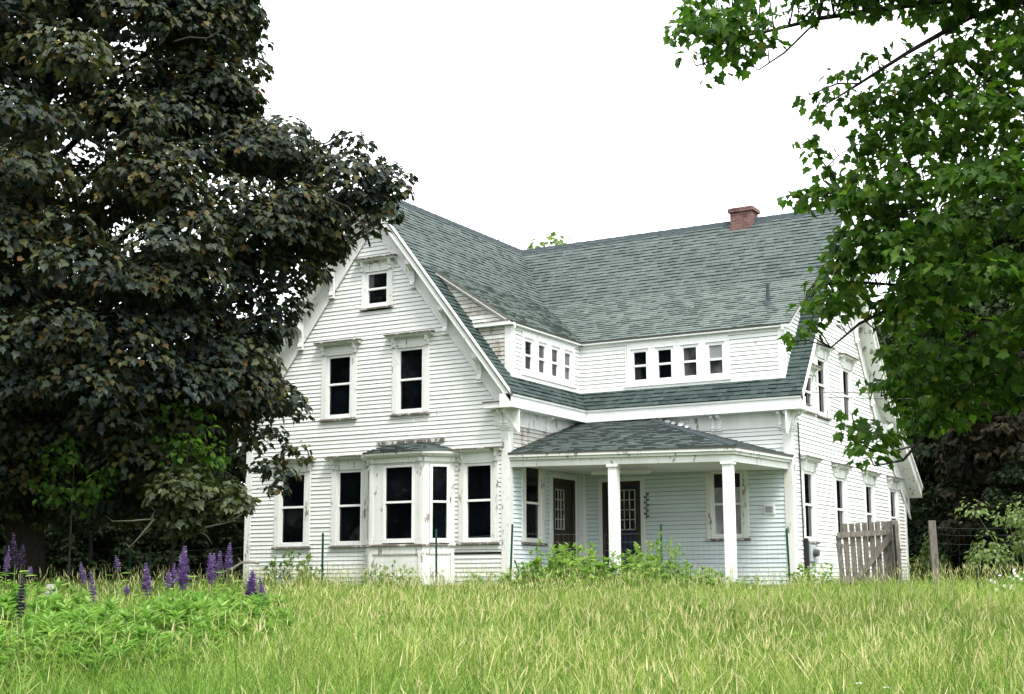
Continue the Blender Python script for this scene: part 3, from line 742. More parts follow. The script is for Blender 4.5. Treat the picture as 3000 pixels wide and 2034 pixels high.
def clump_leaves(C, R, per, size, half, rg, flat=.6, dome=True, droop=.25, mi=0, jit=.45, shell=.35):
    """leaves laid over the tops of drooping boughs"""
    cnt = np.maximum(4, (per * (R / R.mean()) ** 2).astype(int)); ci = np.repeat(np.arange(len(C)), cnt); n = len(ci)
    d = rg.normal(size=(n, 3)); d[:, 2] = np.abs(d[:, 2]) * .9 - .35 if dome else d[:, 2]; d = unit(d)
    rad = R[ci] * (rg.uniform(shell, 1, n) ** .5)
    off = d * rad[:, None] * np.array([1, 1, flat]); P = C[ci] + off
    hor = d.copy(); hor[:, 2] = 0
    P[:, 2] -= .35 * flat * (np.linalg.norm(off[:, :2], axis=1) ** 2) / R[ci]
    N = unit(d * .7 + np.array([0, 0, .75]) + rg.normal(size=(n, 3)) * jit)
    T = unit(hor + np.array([0, 0, -.55]) + rg.normal(size=(n, 3)) * .45)
    return leaf_chunk(P, N, T, size * rg.uniform(.65, 1.2, n), half, rg, droop=droop, mi=mi)
def in_poly(q, poly):
    x, y = q[:, 0], q[:, 1]; ins = np.zeros(len(q), bool); dist = np.full(len(q), 1e9)
    for i in range(len(poly)):
        (x0, y0), (x1, y1) = poly[i], poly[(i + 1) % len(poly)]
        c = ((y0 > y) != (y1 > y)) & (x < (x1 - x0) * (y - y0) / ((y1 - y0) or 1e-9) + x0); ins ^= c
        t = np.clip(((x - x0) * (x1 - x0) + (y - y0) * (y1 - y0)) / ((x1 - x0) ** 2 + (y1 - y0) ** 2 + 1e-9), 0, 1)
        dist = np.minimum(dist, np.hypot(x - x0 - t * (x1 - x0), y - y0 - t * (y1 - y0)))
    return ins, dist
def fill_crown(poly, depth, maxthick, n, rmin, rmax, rg, edge=.6, holes=(), front=.5, rlow=.16):
    """bough centres that fill a crown: wide in the middle, thin at the rim"""
    poly = np.array(poly, float); lo, hi = poly.min(0), poly.max(0); C = []; R = []
    ppm = FPX / VK / depth
    while len(C) < n:
        q = rg.uniform(lo, hi, (400, 2)); ins, ds = in_poly(q, poly)
        for (x, y), a, dd in zip(q, ins, ds):
            if not a: continue
            r = rg.uniform(rmin, rmax); r = min(r, dd / ppm / edge)
            if r < rlow: continue
            if any(math.hypot(x - hx, (y - hy) * 1.2) < hr + r * ppm * .55 for hx, hy, hr in holes): continue
            th = min(maxthick, dd / ppm * 1.2 + .2); t = rg.uniform(-1, 1)
            if rg.uniform() < front: t = -abs(t) ** .5
            C.append(at(x, y, depth + th * t)); R.append(r)
            if len(C) >= n: break
    return np.array(C), np.array(R)
def limbs(mb, trunk, C, rg, n, r0, r1=.012, sag=.4, sides=6):
    """limbs that leave the trunk line and reach some of the bough centres"""
    T = [np.array(p, float) for p in trunk]; pick = rg.choice(len(C), min(n, len(C)), replace=False)
    for i in pick:
        c = C[i]; best = None
        for t in np.linspace(.15, 1, 24):
            k = t * (len(T) - 1); a = int(min(k, len(T) - 2)); p = T[a] + (T[a + 1] - T[a]) * (k - a)
            h = np.linalg.norm((c - p)[:2]); dz = c[2] - p[2]; cost = abs(dz - .55 * h) + h * .12
            if best is None or cost < best[0]: best = (cost, p)
        p = best[1]; ln = np.linalg.norm(c - p); j = rg.normal(size=3) * ln * .05
        pts = [p, p * .66 + c * .34 + Z * ln * .07 + j, p * .33 + c * .67 + Z * ln * .06 - j, c]
        a = r0 * min(1, .25 + ln / 9)
        mb.tube(pts, [a, a * .62, a * .34, r1], sides, cap=False)

# ------------------------------------------------------------------ the dark maple on the left
rg = np.random.default_rng(11)
LP = [(-420, -330), (200, -360), (540, -260), (585, -60), (572, 0), (600, 30), (626, 70), (606, 105), (613, 160), (592, 190), (566, 190), (575, 216),
      (640, 245), (690, 275), (733, 328), (766, 286), (800, 284), (828, 300), (826, 338), (880, 350), (916, 382), (930, 425), (906, 450), (882, 432), (896, 468),
      (880, 510), (850, 545), (812, 518), (788, 500), (768, 560), (766, 600), (742, 625), (700, 650), (690, 700), (640, 745), (626, 790), (640, 850), (690, 905), (704, 945),
      (676, 962), (640, 955), (648, 985), (690, 1012), (685, 1040), (640, 1062), (655, 1100), (638, 1126), (612, 1096), (590, 1040), (540, 1010), (505, 1060), (480, 1130), (420, 1175), (350, 1195), (250, 1205), (150, 1215), (40, 1205), (-420, 1190)]
HOLES = [(272, 84, 12), (82, 145, 15), (62, 600, 16), (462, 404, 12), (570, 412, 16), (205, 330, 11), (100, 460, 9), (165, 440, 8), (285, 705, 9), (640, 410, 9), (340, 505, 7), (120, 30, 6), (20, 330, 6)]
DL = 26.5
C1, R1 = fill_crown(LP, DL, 4.2, 640, .50, 1.05, rg, .66, HOLES, .55)
EX = [(665, 1035, .32), (640, 1075, .32), (630, 1108, .24), (600, 1060, .42), (690, 945, .2), (660, 920, .36), (900, 430, .32), (880, 480, .3), (850, 522, .26), (915, 402, .22), (790, 312, .32), (560, 1000, .5), (600, 980, .45), (672, 1015, .28), (800, 325, .4), (826, 380, .5), (868, 402, .42), (898, 398, .36), (840, 455, .45), (866, 490, .34), (828, 515, .32), (780, 420, .6), (855, 430, .45), (785, 370, .5), (890, 425, .34), (810, 440, .5)]
C1 = np.concatenate([C1, [at(x, y, DL - .5) for x, y, q in EX]]); R1 = np.concatenate([R1, [q for x, y, q in EX]])
tb = at(60, 1330, DL + .6); tb[2] = ground_z(tb) - .2
trunk = [tb, at(58, 1100, DL + .6), at(62, 800, DL + .4), at(58, 500, DL + .2), at(90, 250, DL), at(120, -40, DL), at(150, -230, DL)]
maple = empty('maple_tree', tuple(tb), 'big dark purple-leaved maple covering the left of the picture and the corner of the house', 'tree')
mb = MB(); mb.tube(trunk, [.42, .33, .27, .21, .15, .09, .03], 10)
limbs(mb, trunk, C1, rg, 150, .11)
for pts in ([(395, 95), (430, 85), (470, 88), (500, 70)], [(470, 470), (440, 500), (425, 560), (410, 620)], [(800, 300), (770, 305), (740, 325), (700, 330)], [(840, 560), (830, 520), (790, 470), (720, 440)]):
    mb.tube([at(x, y, DL - 3.6) for x, y in pts], [.018, .016, .014, .010], 5)
mb.build('trunk', M_BARK, maple, smooth=True)
C1b, R1b = fill_crown(LP, DL + .6, 3.0, 400, .45, .8, rg, .95, [(a, b, c + 14) for a, b, c in HOLES], 0)
np_mesh('crown', [clump_leaves(C1, R1, 165, .135, MAPLE_H, rg, .5, jit=.28, shell=.66), clump_leaves(C1b, R1b, 70, .16, MAPLE_H, rg, .9, dome=False, jit=.8)], M_MAROON, maple)

# bare lower twigs and a young maple under it
bt_ = at(395, 1330, 24); bt_[2] = ground_z(bt_) - .1
yt = empty('young_maple', tuple(bt_), 'thin young maple with olive leaves and bare grey lower branches below the dark maple', 'tree')
mb = MB(); mb.tube([bt_, at(392, 1250, 24), at(398, 1180, 24), at(420, 1090, 24), at(430, 1000, 24)], [.035, .03, .026, .02, .01], 7); mb.build('trunk', M_BARK, yt, smooth=True); mb = MB()
def twig(pts, r): mb.tube([at(x, y, 23.6 + .2 * i) for i, (x, y) in enumerate(pts)], np.linspace(r, .005, len(pts)), 5)
for pts in ([(395, 1195), (350, 1178), (300, 1182), (255, 1183), (240, 1170)], [(350, 1178), (320, 1215), (295, 1242), (283, 1232)], [(345, 1176), (352, 1160), (330, 1135)],
            [(400, 1190), (440, 1200), (468, 1215), (482, 1235)], [(438, 1198), (470, 1196), (520, 1185), (560, 1160)], [(420, 1160), (480, 1140), (540, 1120), (600, 1105)]):
    twig(pts, .02)
mb.build('bare_branches', M_DEAD, yt, smooth=True)
YP = [(330, 1090), (420, 1030), (480, 1060), (540, 1080), (570, 1130), (545, 1180), (470, 1190), (420, 1235), (370, 1215), (330, 1180)]
C, R = fill_crown(YP, 24, 1.0, 46, .2, .38, rg, .6)
np_mesh('crown', [clump_leaves(C, R, 40, .13, MAPLE_H, rg, .45)], leaf_mat('olive maple leaf', [(0, (.022, .032, .012)), (.6, (.038, .055, .018)), (1, (.07, .085, .025))], .25, .5, .35), yt)
for k, (poly, dep, lab) in enumerate((([(330, 940), (400, 900), (500, 940), (520, 1060), (470, 1130), (380, 1110), (320, 1030)], 24.4, 'bright green maple sapling among the dark low boughs, nearer the house'),
                                      ([(60, 1060), (150, 960), (270, 960), (290, 1080), (230, 1180), (90, 1190)], 24.2, 'bright green maple sapling among the dark low boughs, nearer the left edge'))):
    C, R = fill_crown(poly, dep, 1.3, 26, .14, .30, rg, .6)
    b = C.mean(0); b[2] = ground_z(b) - .1
    s = empty('maple_sapling', tuple(b), lab, 'tree', 'bright saplings under the dark maple')
    mb = MB(); tr = [b, b * .5 + C.mean(0) * .5, C.mean(0) + Z * .3]; mb.tube(tr, [.022, .016, .006], 6); limbs(mb, tr, C, rg, 14, .014, .004); mb.build('trunk', M_BARK, s)
    np_mesh('crown', [clump_leaves(C, R, 13, .125, MAPLE_H, rg, .6)], M_MAPLE, s)

# ------------------------------------------------------------------ the green maple on the right, close to the viewer
rg = np.random.default_rng(23)
RP = [(1560, -60), (1548, 10), (1512, 70), (1520, 150), (1560, 165), (1606, 200), (1650, 192), (1700, 165), (1742, 186), (1770, 150), (1800, 120), (1880, 70), (1960, 50), (2050, 40), (2070, 70),
      (1960, 105), (1890, 120), (1850, 160), (1822, 190), (1838, 240), (1880, 292), (1905, 268), (1950, 290), (1900, 330), (1860, 300), (1818, 312), (1832, 362), (1880, 380), (1840, 420), (1768, 440), (1790, 470), (1850, 480), (1890, 500), (1886, 570), (1830, 602), (1850, 640), (1806, 690), (1850, 710),
      (1790, 740), (1764, 775), (1800, 826), (1850, 800), (1890, 775), (1925, 730), (1965, 760), (2000, 800), (1960, 830), (1955, 870), (1990, 905), (2040, 960), (2010, 925), (1925, 920), (1905, 965), (1925, 1000), (1945, 1045), (1985, 1060), (2040, 1040), (2070, 1000), (2150, 990), (2250, 960), (2330, 930), (2900, 1000), (3050, 300), (2900, -380), (2100, -420)]
RHOLES = [(1990, 85, 26), (2110, 95, 14), (1900, 60, 8), (2020, 150, 16), (1960, 200, 12), (2185, 700, 15), (2250, 480, 12), (2290, 560, 12), (2150, 590, 10), (2300, 690, 12), (1985, 610, 10)]
DR = 14.0
C2, R2 = fill_crown(RP, DR, 1.7, 1350, .13, .34, rg, .72, RHOLES, .4, .07)
tb = at(2820, 1400, DR + 1.2); tb[2] = ground_z(tb) - .2
trunk = [tb, at(2800, 1000, DR + 1.1), at(2790, 600, DR + 1), at(2770, 200, DR + .9), at(2740, -150, DR + .8), at(2720, -380, DR + .8)]
gm = empty('maple_tree', tuple(tb), 'leafy green maple whose boughs hang in from the upper right in front of the house', 'tree')
mb = MB(); mb.tube(trunk, [.30, .24, .20, .16, .10, .03], 10)
BR = [([(2740, -120), (2324, -20), (2090, 8), (1860, 42), (1740, 72), (1610, 98)], .05), ([(2750, -50), (2330, 0), (2200, 40), (2060, 120), (1950, 190), (1870, 240)], .045),
      ([(2780, 300), (2324, 250), (2180, 130), (2050, 200), (1985, 260)], .04), ([(2790, 420), (2324, 330), (2190, 400), (2050, 480), (1900, 545)], .045),
      ([(2790, 600), (2324, 520), (2170, 600), (2040, 690), (1950, 735), (1885, 790)], .045), ([(2790, 780), (2324, 700), (2200, 760), (2080, 860), (2000, 900)], .035),
      ([(2795, 950), (2324, 850), (2180, 900), (2110, 975), (2050, 1045), (1985, 1058)], .035), ([(2790, 560), (2324, 430), (2120, 420), (1980, 440), (1800, 450)], .03),
      ([(2790, 700), (2300, 640), (2080, 650), (1930, 640), (1845, 650)], .03), ([(2050, 1045), (2000, 990), (1940, 970)], .012), ([(2080, 1010), (2010, 1030), (1950, 1010)], .012),
      ([(1740, 72), (1640, 130), (1580, 150)], .014), ([(1950, 190), (1900, 190), (1840, 215)], .012), ([(1860, 42), (1780, 120), (1720, 160)], .014), ([(1960, 560), (1890, 400), (1840, 330)], .012)]
for pts, r in BR:
    q = [at(x, y, DR + (.9 if i == 0 else .25 * math.sin(i * 2.1 + x))) for i, (x, y) in enumerate(pts)]
    mb.tube(q, np.linspace(r, .007, len(q)), 7)
# short shoots tie every spray to the nearest bough
pv = (C2 - CAM) @ np.stack([RT, FW], 1); vx_ = (1500 + FPX * pv[:, 0] / pv[:, 1]) / VK
vy_ = (1017 - FPX * ((C2 - CAM) @ UP) / pv[:, 1]) / VK
keep = (rg.uniform(0, 1, len(C2)) < np.interp(vx_, [1500, 1760, 1960, 2100], [.68, .6, .75, 1])) | (vy_ > 215); C2, R2 = C2[keep], R2[keep]
EX2 = [(1790, 448), (1830, 460), (1860, 440), (1828, 318), (1850, 350), (1850, 388), (1822, 692), (1848, 645), (1785, 778), (1806, 762), (1840, 735), (1835, 228), (1862, 262), (1935, 962), (1950, 1012), (1962, 1040), (1992, 1052), (1928, 935), (1970, 985), (2005, 1010), (1545, 75), (1560, 130), (1620, 180), (1580, 60), (1690, 150)]
C2 = np.concatenate([C2, [at(x, y, DR + .3 * math.sin(x)) for x, y in EX2]]); R2 = np.concatenate([R2, np.full(len(EX2), .13)])
bp = np.concatenate([np.array([at(x, y, DR) for x, y in np.linspace(p, q, 8)]) for pts, r in BR for p, q in zip(pts, pts[1:])])
for c in C2:
    d = np.linalg.norm(bp - c, axis=1); i = d.argmin()
    if d[i] < 1.6: mb.tube([bp[i], (bp[i] + c) / 2 + Z * .05, c], [.008, .006, .003], 4, cap=False)
mb.build('trunk', M_BARK, gm, smooth=True)
np_mesh('crown', [clump_leaves(C2, R2, 20, .104, MAPLE_H, rg, .55, droop=.3, jit=.5)], M_MAPLE, gm)

# ------------------------------------------------------------------ trees beyond the house
def wood_tree(name, leafm, seed, h, w, nb, per, lsize, low=.06):
    """mesh pair (trunk, crown) around the origin"""
    r = np.random.default_rng(seed); C = []; R = []
    while len(C) < nb:
        t = r.uniform(low, 1); wid = w * (math.sin(math.pi * min(1, .18 + t * .82)) ** .7); a = r.uniform(0, 2 * math.pi); q = r.uniform(.25, 1) ** .5
        C.append((math.cos(a) * wid * q, math.sin(a) * wid * q, h * t)); R.append(r.uniform(.10, .2) * w + .2)
    C, R = np.array(C), np.array(R); tr = [np.array(p, float) for p in ((0, 0, -.3), (.1, 0, h * .3), (-.05, .1, h * .65), (0, 0, h * .95))]
    mb = MB(); mb.tube(tr, [.035 * h * .6, .028 * h * .6, .018 * h * .6, .02], 8); limbs(mb, tr, C, r, 26, .07, .015, sides=5)
    a = mb.build('trunk', M_BARK); b = np_mesh('crown', [clump_leaves(C, R, per, lsize, MAPLE_H, r, .65)], leafm)
    return a.data, b.data, a, b
used = set()
def plant_tree(kind, base, rot, sc, name, label, group):
    tm, cm, a, b = kind
    e = empty(name, tuple(base), label, 'tree', group)
    first = id(kind) not in used; used.add(id(kind))
    for src in (a, b):
        o = src if first else src.copy()
        if not first: COL.objects.link(o)
        o.parent = e; o.location = (0, 0, 0)
    e.rotation_euler = (0, 0, rot); e.scale = sc
    return e
def gpt(vx, depth):
    p = at(vx, 1320, depth); p[2] = ground_z(p); return p
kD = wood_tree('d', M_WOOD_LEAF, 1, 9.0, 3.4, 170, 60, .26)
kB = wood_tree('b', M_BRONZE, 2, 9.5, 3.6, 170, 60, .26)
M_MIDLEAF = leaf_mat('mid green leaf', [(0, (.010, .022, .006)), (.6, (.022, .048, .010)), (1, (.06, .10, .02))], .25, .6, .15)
kM = wood_tree('m', M_MIDLEAF, 6, 15.0, 4.2, 260, 60, .30, .08)
kG = wood_tree('g', M_LIGHTLEAF, 3, 16.0, 5.6, 95, 42, .36, .35)
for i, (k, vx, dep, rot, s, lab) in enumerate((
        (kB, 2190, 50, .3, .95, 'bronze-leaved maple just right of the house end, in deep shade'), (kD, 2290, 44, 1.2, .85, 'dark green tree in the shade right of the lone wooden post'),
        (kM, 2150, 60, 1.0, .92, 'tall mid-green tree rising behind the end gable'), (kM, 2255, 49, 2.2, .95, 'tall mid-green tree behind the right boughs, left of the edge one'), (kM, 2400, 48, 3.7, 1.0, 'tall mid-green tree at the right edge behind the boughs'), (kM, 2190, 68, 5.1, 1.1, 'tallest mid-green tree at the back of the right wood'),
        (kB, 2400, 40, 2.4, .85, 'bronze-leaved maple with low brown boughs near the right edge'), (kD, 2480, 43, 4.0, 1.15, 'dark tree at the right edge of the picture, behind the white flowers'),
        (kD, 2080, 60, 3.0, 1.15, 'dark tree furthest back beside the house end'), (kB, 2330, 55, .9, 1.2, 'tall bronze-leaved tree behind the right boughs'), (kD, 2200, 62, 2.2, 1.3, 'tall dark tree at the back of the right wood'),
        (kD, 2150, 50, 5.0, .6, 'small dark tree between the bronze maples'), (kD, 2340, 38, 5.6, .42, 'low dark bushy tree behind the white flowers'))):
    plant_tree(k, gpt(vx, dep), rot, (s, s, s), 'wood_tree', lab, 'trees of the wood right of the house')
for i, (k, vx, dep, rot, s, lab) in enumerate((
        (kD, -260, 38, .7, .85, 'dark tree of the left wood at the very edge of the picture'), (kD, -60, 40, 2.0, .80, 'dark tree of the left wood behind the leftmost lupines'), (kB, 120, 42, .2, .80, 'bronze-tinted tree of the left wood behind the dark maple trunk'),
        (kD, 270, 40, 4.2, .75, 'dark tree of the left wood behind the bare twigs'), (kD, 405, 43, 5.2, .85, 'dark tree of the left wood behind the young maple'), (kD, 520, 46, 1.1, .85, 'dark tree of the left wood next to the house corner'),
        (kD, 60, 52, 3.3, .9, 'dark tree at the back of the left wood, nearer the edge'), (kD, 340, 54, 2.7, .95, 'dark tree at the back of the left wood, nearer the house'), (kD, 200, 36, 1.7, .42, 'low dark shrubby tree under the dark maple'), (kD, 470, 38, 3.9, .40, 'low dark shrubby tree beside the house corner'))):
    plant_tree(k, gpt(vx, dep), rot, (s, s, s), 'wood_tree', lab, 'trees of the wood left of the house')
plant_tree(kG, gpt(1272, 72), .4, (1.1, 1.1, 1.13), 'distant_tree', 'pale green tree top showing above the roof valley', 'tree tops behind the roof')
plant_tree(kG, gpt(2005, 62), 1.0, (.62, .62, .74), 'distant_tree', 'pale green tree glimpsed between the house end and the right boughs', 'tree tops behind the roof')
plant_tree(kG, gpt(1135, 76), 2.4, (.7, .7, 1.17), 'distant_tree', 'pale tip of a tree just showing over the left wing ridge', 'tree tops behind the roof')
rg = np.random.default_rng(31); C = []
for lo, hi, d0, d1, n in ((-420, 640, 50, 62, 330), (1990, 2750, 46, 60, 300)):
    for k in range(n):
        p = at(rg.uniform(lo, hi), 1320, rg.uniform(d0, d1)); p[2] = ground_z(p) + rg.uniform(.1, 2.6); C.append(p)
C = np.array(C)
tag(np_mesh('undergrowth', [clump_leaves(C, np.full(len(C), 1.0), 70, .28, MAPLE_H, rg, .8)], M_WOOD_LEAF), 'dark shrub layer at the back of both woods', 'undergrowth', kind='stuff')
for i, (x, y, rot, sc_, lab) in enumerate(((-14, -34, .2, 1.0, 'unseen tree added for dark reflections, on the viewer side, left'), (-26, -24, 1.4, 1.1, 'unseen tree added for dark reflections, far to the left of the viewer'), (-6, -44, 2.6, 1.15, 'tall unseen tree added for dark reflections, standing behind the viewer'), (-36, -36, 3.9, 1.2, 'tall unseen tree added for dark reflections, furthest left behind the viewer'), (-20, -48, 5.0, 1.1, 'unseen tree added for dark reflections, behind the viewer between two others'), (4, -52, .9, 1.1, 'unseen tree added for dark reflections, straight behind the viewer'), (-17, -24, 2.2, 1.45, 'unseen tree added for dark reflections, left of the viewer, nearest the left meadow edge'), (27, -10, 4.4, 1.0, 'unseen tree added for dark reflections, right of the viewer beyond the green maple'))):
    plant_tree(kM, (x, y, -1.8), rot, (sc_, sc_, sc_ * .95), 'reflection_tree', lab, 'unseen trees added to darken the window reflections')  # added out of view so the window panes reflect something dark
def bush(name, center_v, dep, rad, n, per, ls, half, m, label, group=None, flat=.9, cat='bush', hgt=1.0):
    b = gpt(center_v, dep); r = np.random.default_rng(abs(hash(label)) % 9999 if False else sum(map(ord, label)))
    C = np.stack([r.normal(0, rad * .5, n), r.normal(0, rad * .5, n), r.uniform(.15, 1, n) * hgt], 1) + b
    C[:, 2] -= .35 * (np.linalg.norm(C[:, :2] - b[:2], axis=1) / rad) ** 2 * hgt * .5
    C[:, 2] = np.maximum(C[:, 2], b[2] + .1)
    e = empty(name, tuple(b), label, cat, group)
    mb = MB()
    for c in C[:: max(1, n // 14)]: mb.tube([b + (c - b) * [.2, .2, 0], b * .4 + c * .6, c], [.014, .010, .004], 4, cap=False)
    mb.build('stem', M_STEM, e); np_mesh('foliage', [clump_leaves(C, np.full(n, rad * .35), per, ls, half, r, flat)], m, e)
    return e
bush('bush', 2092, 44, .9, 26, 60, .13, OVAL_H, M_LIGHTLEAF, 'bright green bush at the far corner of the house', hgt=1.9)
bush('bush', 2330, 35, 1.2, 26, 60, .13, OVAL_H, M_LIGHTLEAF, 'green leafy bush at the right edge, in front of the dark wood', hgt=2.6)
fb = bush('flowering_bush', 2345, 24, .6, 18, 60, .08, OVAL_H, M_WEED, 'low bush of white blossoms at the right edge of the meadow', hgt=.62)
r = np.random.default_rng(4); b = np.array(fb.location); n = 46
C = np.stack([r.normal(0, .36, n), r.normal(0, .36, n), r.uniform(.38, .72, n)], 1) + b
np_mesh('blossom', [leaf_chunk(C, r.normal(size=(n, 3)) * .5 + [0, -.6, .6], r.normal(size=(n, 3)), .07, OVAL_H * [1.5, 1], r)], M_PETAL, fb)

# ------------------------------------------------------------------ meadow
def scatter(n, s0, s1, rg_, margin=3.0, power=1.0):
    """points on the meadow, spread thinner with distance; also to both sides of the view"""
    u = rg_.uniform(0, 1, n); s = (s0 ** (1 - power) + u * (s1 ** (1 - power) - s0 ** (1 - power))) ** (1 / (1 - power)) if power != 1 else s0 * (s1 / s0) ** u
    lat = rg_.uniform(-1, 1, n) * (s * .375 + margin)
    P = CAM[None] + s[:, None] * FH[None] + lat[:, None] * RH[None]; P[:, 2] = ground_z(P)
    return P, s, lat
def inside_house(P, m=.05):
    x, y = P[:, 0], P[:, 1]
    return ((x > -W - m) & (x < m) & (y > -m) & (y < RB)) | ((x > -m) & (x < L + m) & (y > .05) & (y < RB + m)) | ((x > -3.95) & (x < -1.35) & (y > -.65) & (y < 0))
def fbm(P, k, rg_):
    v = 0
    for i in range(4):
        a, b, c = rg_.uniform(-1, 1, 3); f = k * 1.7 ** i
        v = v + np.sin(P[:, 0] * f * (a + .3) + P[:, 1] * f * (b - .2) + c * 9) / 1.4 ** i
    return v / 2.5
def blades(P, h, w, rg_, lean=.35, mi=0, az=None):
    n = len(P); a = rg_.uniform(0, 2 * np.pi, n) if az is None else az; d = np.stack([np.cos(a), np.sin(a), np.zeros(n)], 1); sd = np.stack([-np.sin(a), np.cos(a), np.zeros(n)], 1)
    # face the blade any way round, bend it over its own lean direction
    tw = rg_.uniform(0, np.pi, n); sd = sd * np.cos(tw)[:, None] + d * np.sin(tw)[:, None]
    le = (rg_.uniform(.05, 1, n) * lean * h)[:, None]; h = h[:, None]; w = w[:, None]
    ts = [(0, 1.0), (.45, .85), (.8, .55)]
    rows = []
    for t, k in ts:
        c = P + Z * h * t + d * le * t * t
        rows += [c - sd * w * k * .5, c + sd * w * k * .5]
    rows.append(P + Z * h * rg_.uniform(.86, 1.0, (n, 1)) + d * le * 1.15)
    V = np.stack(rows, 1).reshape(-1, 3); b = (np.arange(n) * 7)[:, None]
    return (V, [b + np.array([[0, 1, 3, 2]]), b + np.array([[2, 3, 5, 4]]), b + np.array([[4, 5, 6]])], mi)
rg = np.random.default_rng(77)
P, s, lat = scatter(125000, 5.5, 37, rg, 5.0, 1.0)
Pt, st, lt = scatter(14000, 5.5, 37, rg, 5.0, 1.0)                # tufts
th = np.clip(1 + .55 * rg.normal(size=len(Pt)), .35, 1.7) ; q = np.repeat(np.arange(len(Pt)), 28)
o_ = rg.normal(size=(len(q), 2)) * (.022 + .0045 * st[q])[:, None]
Pq = Pt[q].copy(); Pq[:, :2] += o_; Pq[:, 2] = ground_z(Pq)
lift = np.concatenate([np.full(len(P), .80), .72 + .34 * th[q]]); P = np.concatenate([P, Pq]); s = np.concatenate([s, st[q]])
az_ = np.concatenate([rg.uniform(0, 6.28, len(lat)), np.arctan2(o_[:, 1], o_[:, 0]) + rg.normal(size=len(q)) * .6])
ok = ~inside_house(P); P, s, lift, az_ = P[ok], s[ok], lift[ok], az_[ok]
hh = np.interp(s, [5, 12, 20, 26, 29, 37], [.58, .60, .55, .40, .30, .36]) * (1 + .26 * fbm(P, 1.1, rg) + .16 * fbm(P, 4.5, rg)) * rg.uniform(.45, 1.12, len(P)) * lift
ww = np.interp(s, [5, 10, 20, 37], [.0070, .0078, .012, .019]) * rg.uniform(.6, 1.2, len(P))
tag(np_mesh('meadow_grass', [blades(P, hh, ww, rg, .8, az=az_)], M_GRASS), 'tall unmown yellow-green meadow grass in front of the house', 'grass', kind='stuff')
# seed heads
P, s, lat = scatter(46000, 6, 31, rg, 2.5, 1.0)
den = fbm(P, .55, np.random.default_rng(3)); keep = (~inside_house(P, .3)) & (rg.uniform(-.75, 1.2, len(P)) < den); P, s = P[keep], s[keep]
n = len(P); h = np.interp(s, [6, 12, 22, 31], [.74, .80, .74, .66]) * rg.uniform(.62, 1.22, n); a = rg.uniform(0, 2 * np.pi, n)
d = np.stack([np.cos(a), np.sin(a), np.zeros(n)], 1); le = h * rg.uniform(.02, .45, n)
w0 = np.interp(s, [6, 31], [.002, .005]) * rg.uniform(.6, 1.2, n)
def ribbon(pts, ws, side):
    V = np.stack([q for p, w in zip(pts, ws) for q in (p - side * w[:, None] * .5, p + side * w[:, None] * .5)], 1)
    k = len(pts); b = (np.arange(len(pts[0])) * 2 * k)[:, None]
    return (V.reshape(-1, 3), [b + np.array([[2 * i, 2 * i + 1, 2 * i + 3, 2 * i + 2]]) for i in range(k - 1)])
C_ = lambda t: P + Z * (h * (t - .22 * t ** 3 * (le / h) * 1.5))[:, None] + d * (le * t * t)[:, None]
ch = []
hd = np.interp(s, [6, 31], [.006, .010]) * rg.uniform(.6, 1.3, n)
for side in (RH, FH):
    sd = np.broadcast_to(side, P.shape); v, f = ribbon([C_(0), C_(.5), C_(.87)], [w0, w0, w0 * .8], sd); ch.append((v, f, 0))
    v, f = ribbon([C_(.87), C_(.90), C_(.95), C_(1.0)], [w0, hd, hd * .8, w0 * .4], sd); ch.append((v, f, 1))
tag(np_mesh('seeding_grass', ch, [M_GRASS, M_SEED]), 'straw-coloured nodding seed heads above the meadow grass', 'grass', kind='stuff')
# broad-leaved growth low in the sward
P, s, lat = scatter(60000, 5.5, 30, rg, 2.5, 1.0); den = fbm(P, .5, np.random.default_rng(8)); keep = (~inside_house(P, .1)) & (rg.uniform(-.9, 1.2, len(P)) < den + np.interp(s, [6, 12, 30], [.55, .1, -.3])); P, s = P[keep], s[keep]
n = len(P); P[:, 2] += np.interp(s, [6, 20, 30], [.44, .42, .22]) * rg.uniform(.5, 1.15, n)
tag(np_mesh('clover_leaves', [leaf_chunk(P, rg.normal(size=(n, 3)) * .5 + [0, 0, .9], rg.normal(size=(n, 3)), np.interp(s, [6, 30], [.055, .10]) * rg.uniform(.6, 1.3, n), OVAL_H, rg)], M_WEED), 'low broad-leaved clover and weeds in the sward', 'ground cover', kind='stuff')

# ------------------------------------------------------------------ leafy weeds and lupines
def weed_mesh(name, m, seed, n, hgt, rad, ls, half=LANCE_H, whorl=26):
    """many upright stems set with narrow leaves, tip rosettes on top"""
    r = np.random.default_rng(seed); mb = MB(); Ps = []; Ns = []; Ts = []; Ss = []
    for i in range(n):
        q = r.uniform(0, 1) ** .5; a = r.uniform(0, 2 * np.pi); b = np.array([math.cos(a), math.sin(a), 0]) * q * rad
        h = hgt * (1 - .38 * q * q) * (r.uniform(.78, 1.08) if half is LANCE_H else r.uniform(.5, 1.18)); tip = b * 1.16 + np.array([r.normal() * .05, r.normal() * .05, h])
        mb.tube([b, (b + tip) / 2, tip], [.005, .004, .002], 4, cap=False)
        for k in range(whorl):
            t = r.uniform(.15, 1.0) if k < whorl * .65 else r.uniform(.92, 1.0); p = b + (tip - b) * t; az = r.uniform(0, 2 * np.pi)
            o = np.array([math.cos(az), math.sin(az), 0]); up = (r.uniform(.5, 1.6) if t > .9 else r.uniform(-.25, .75))
            Ps.append(p); Ts.append(o + Z * up); Ns.append(Z - o * up + r.normal(size=3) * .25); Ss.append(ls * (1.1 - .35 * t) * r.uniform(.7, 1.2))
    a = mb.build('stem', M_STEM); b = np_mesh('foliage', [leaf_chunk(np.array(Ps), np.array(Ns), np.array(Ts), np.array(Ss), half, r, .15, .3)], m)
    return a, b
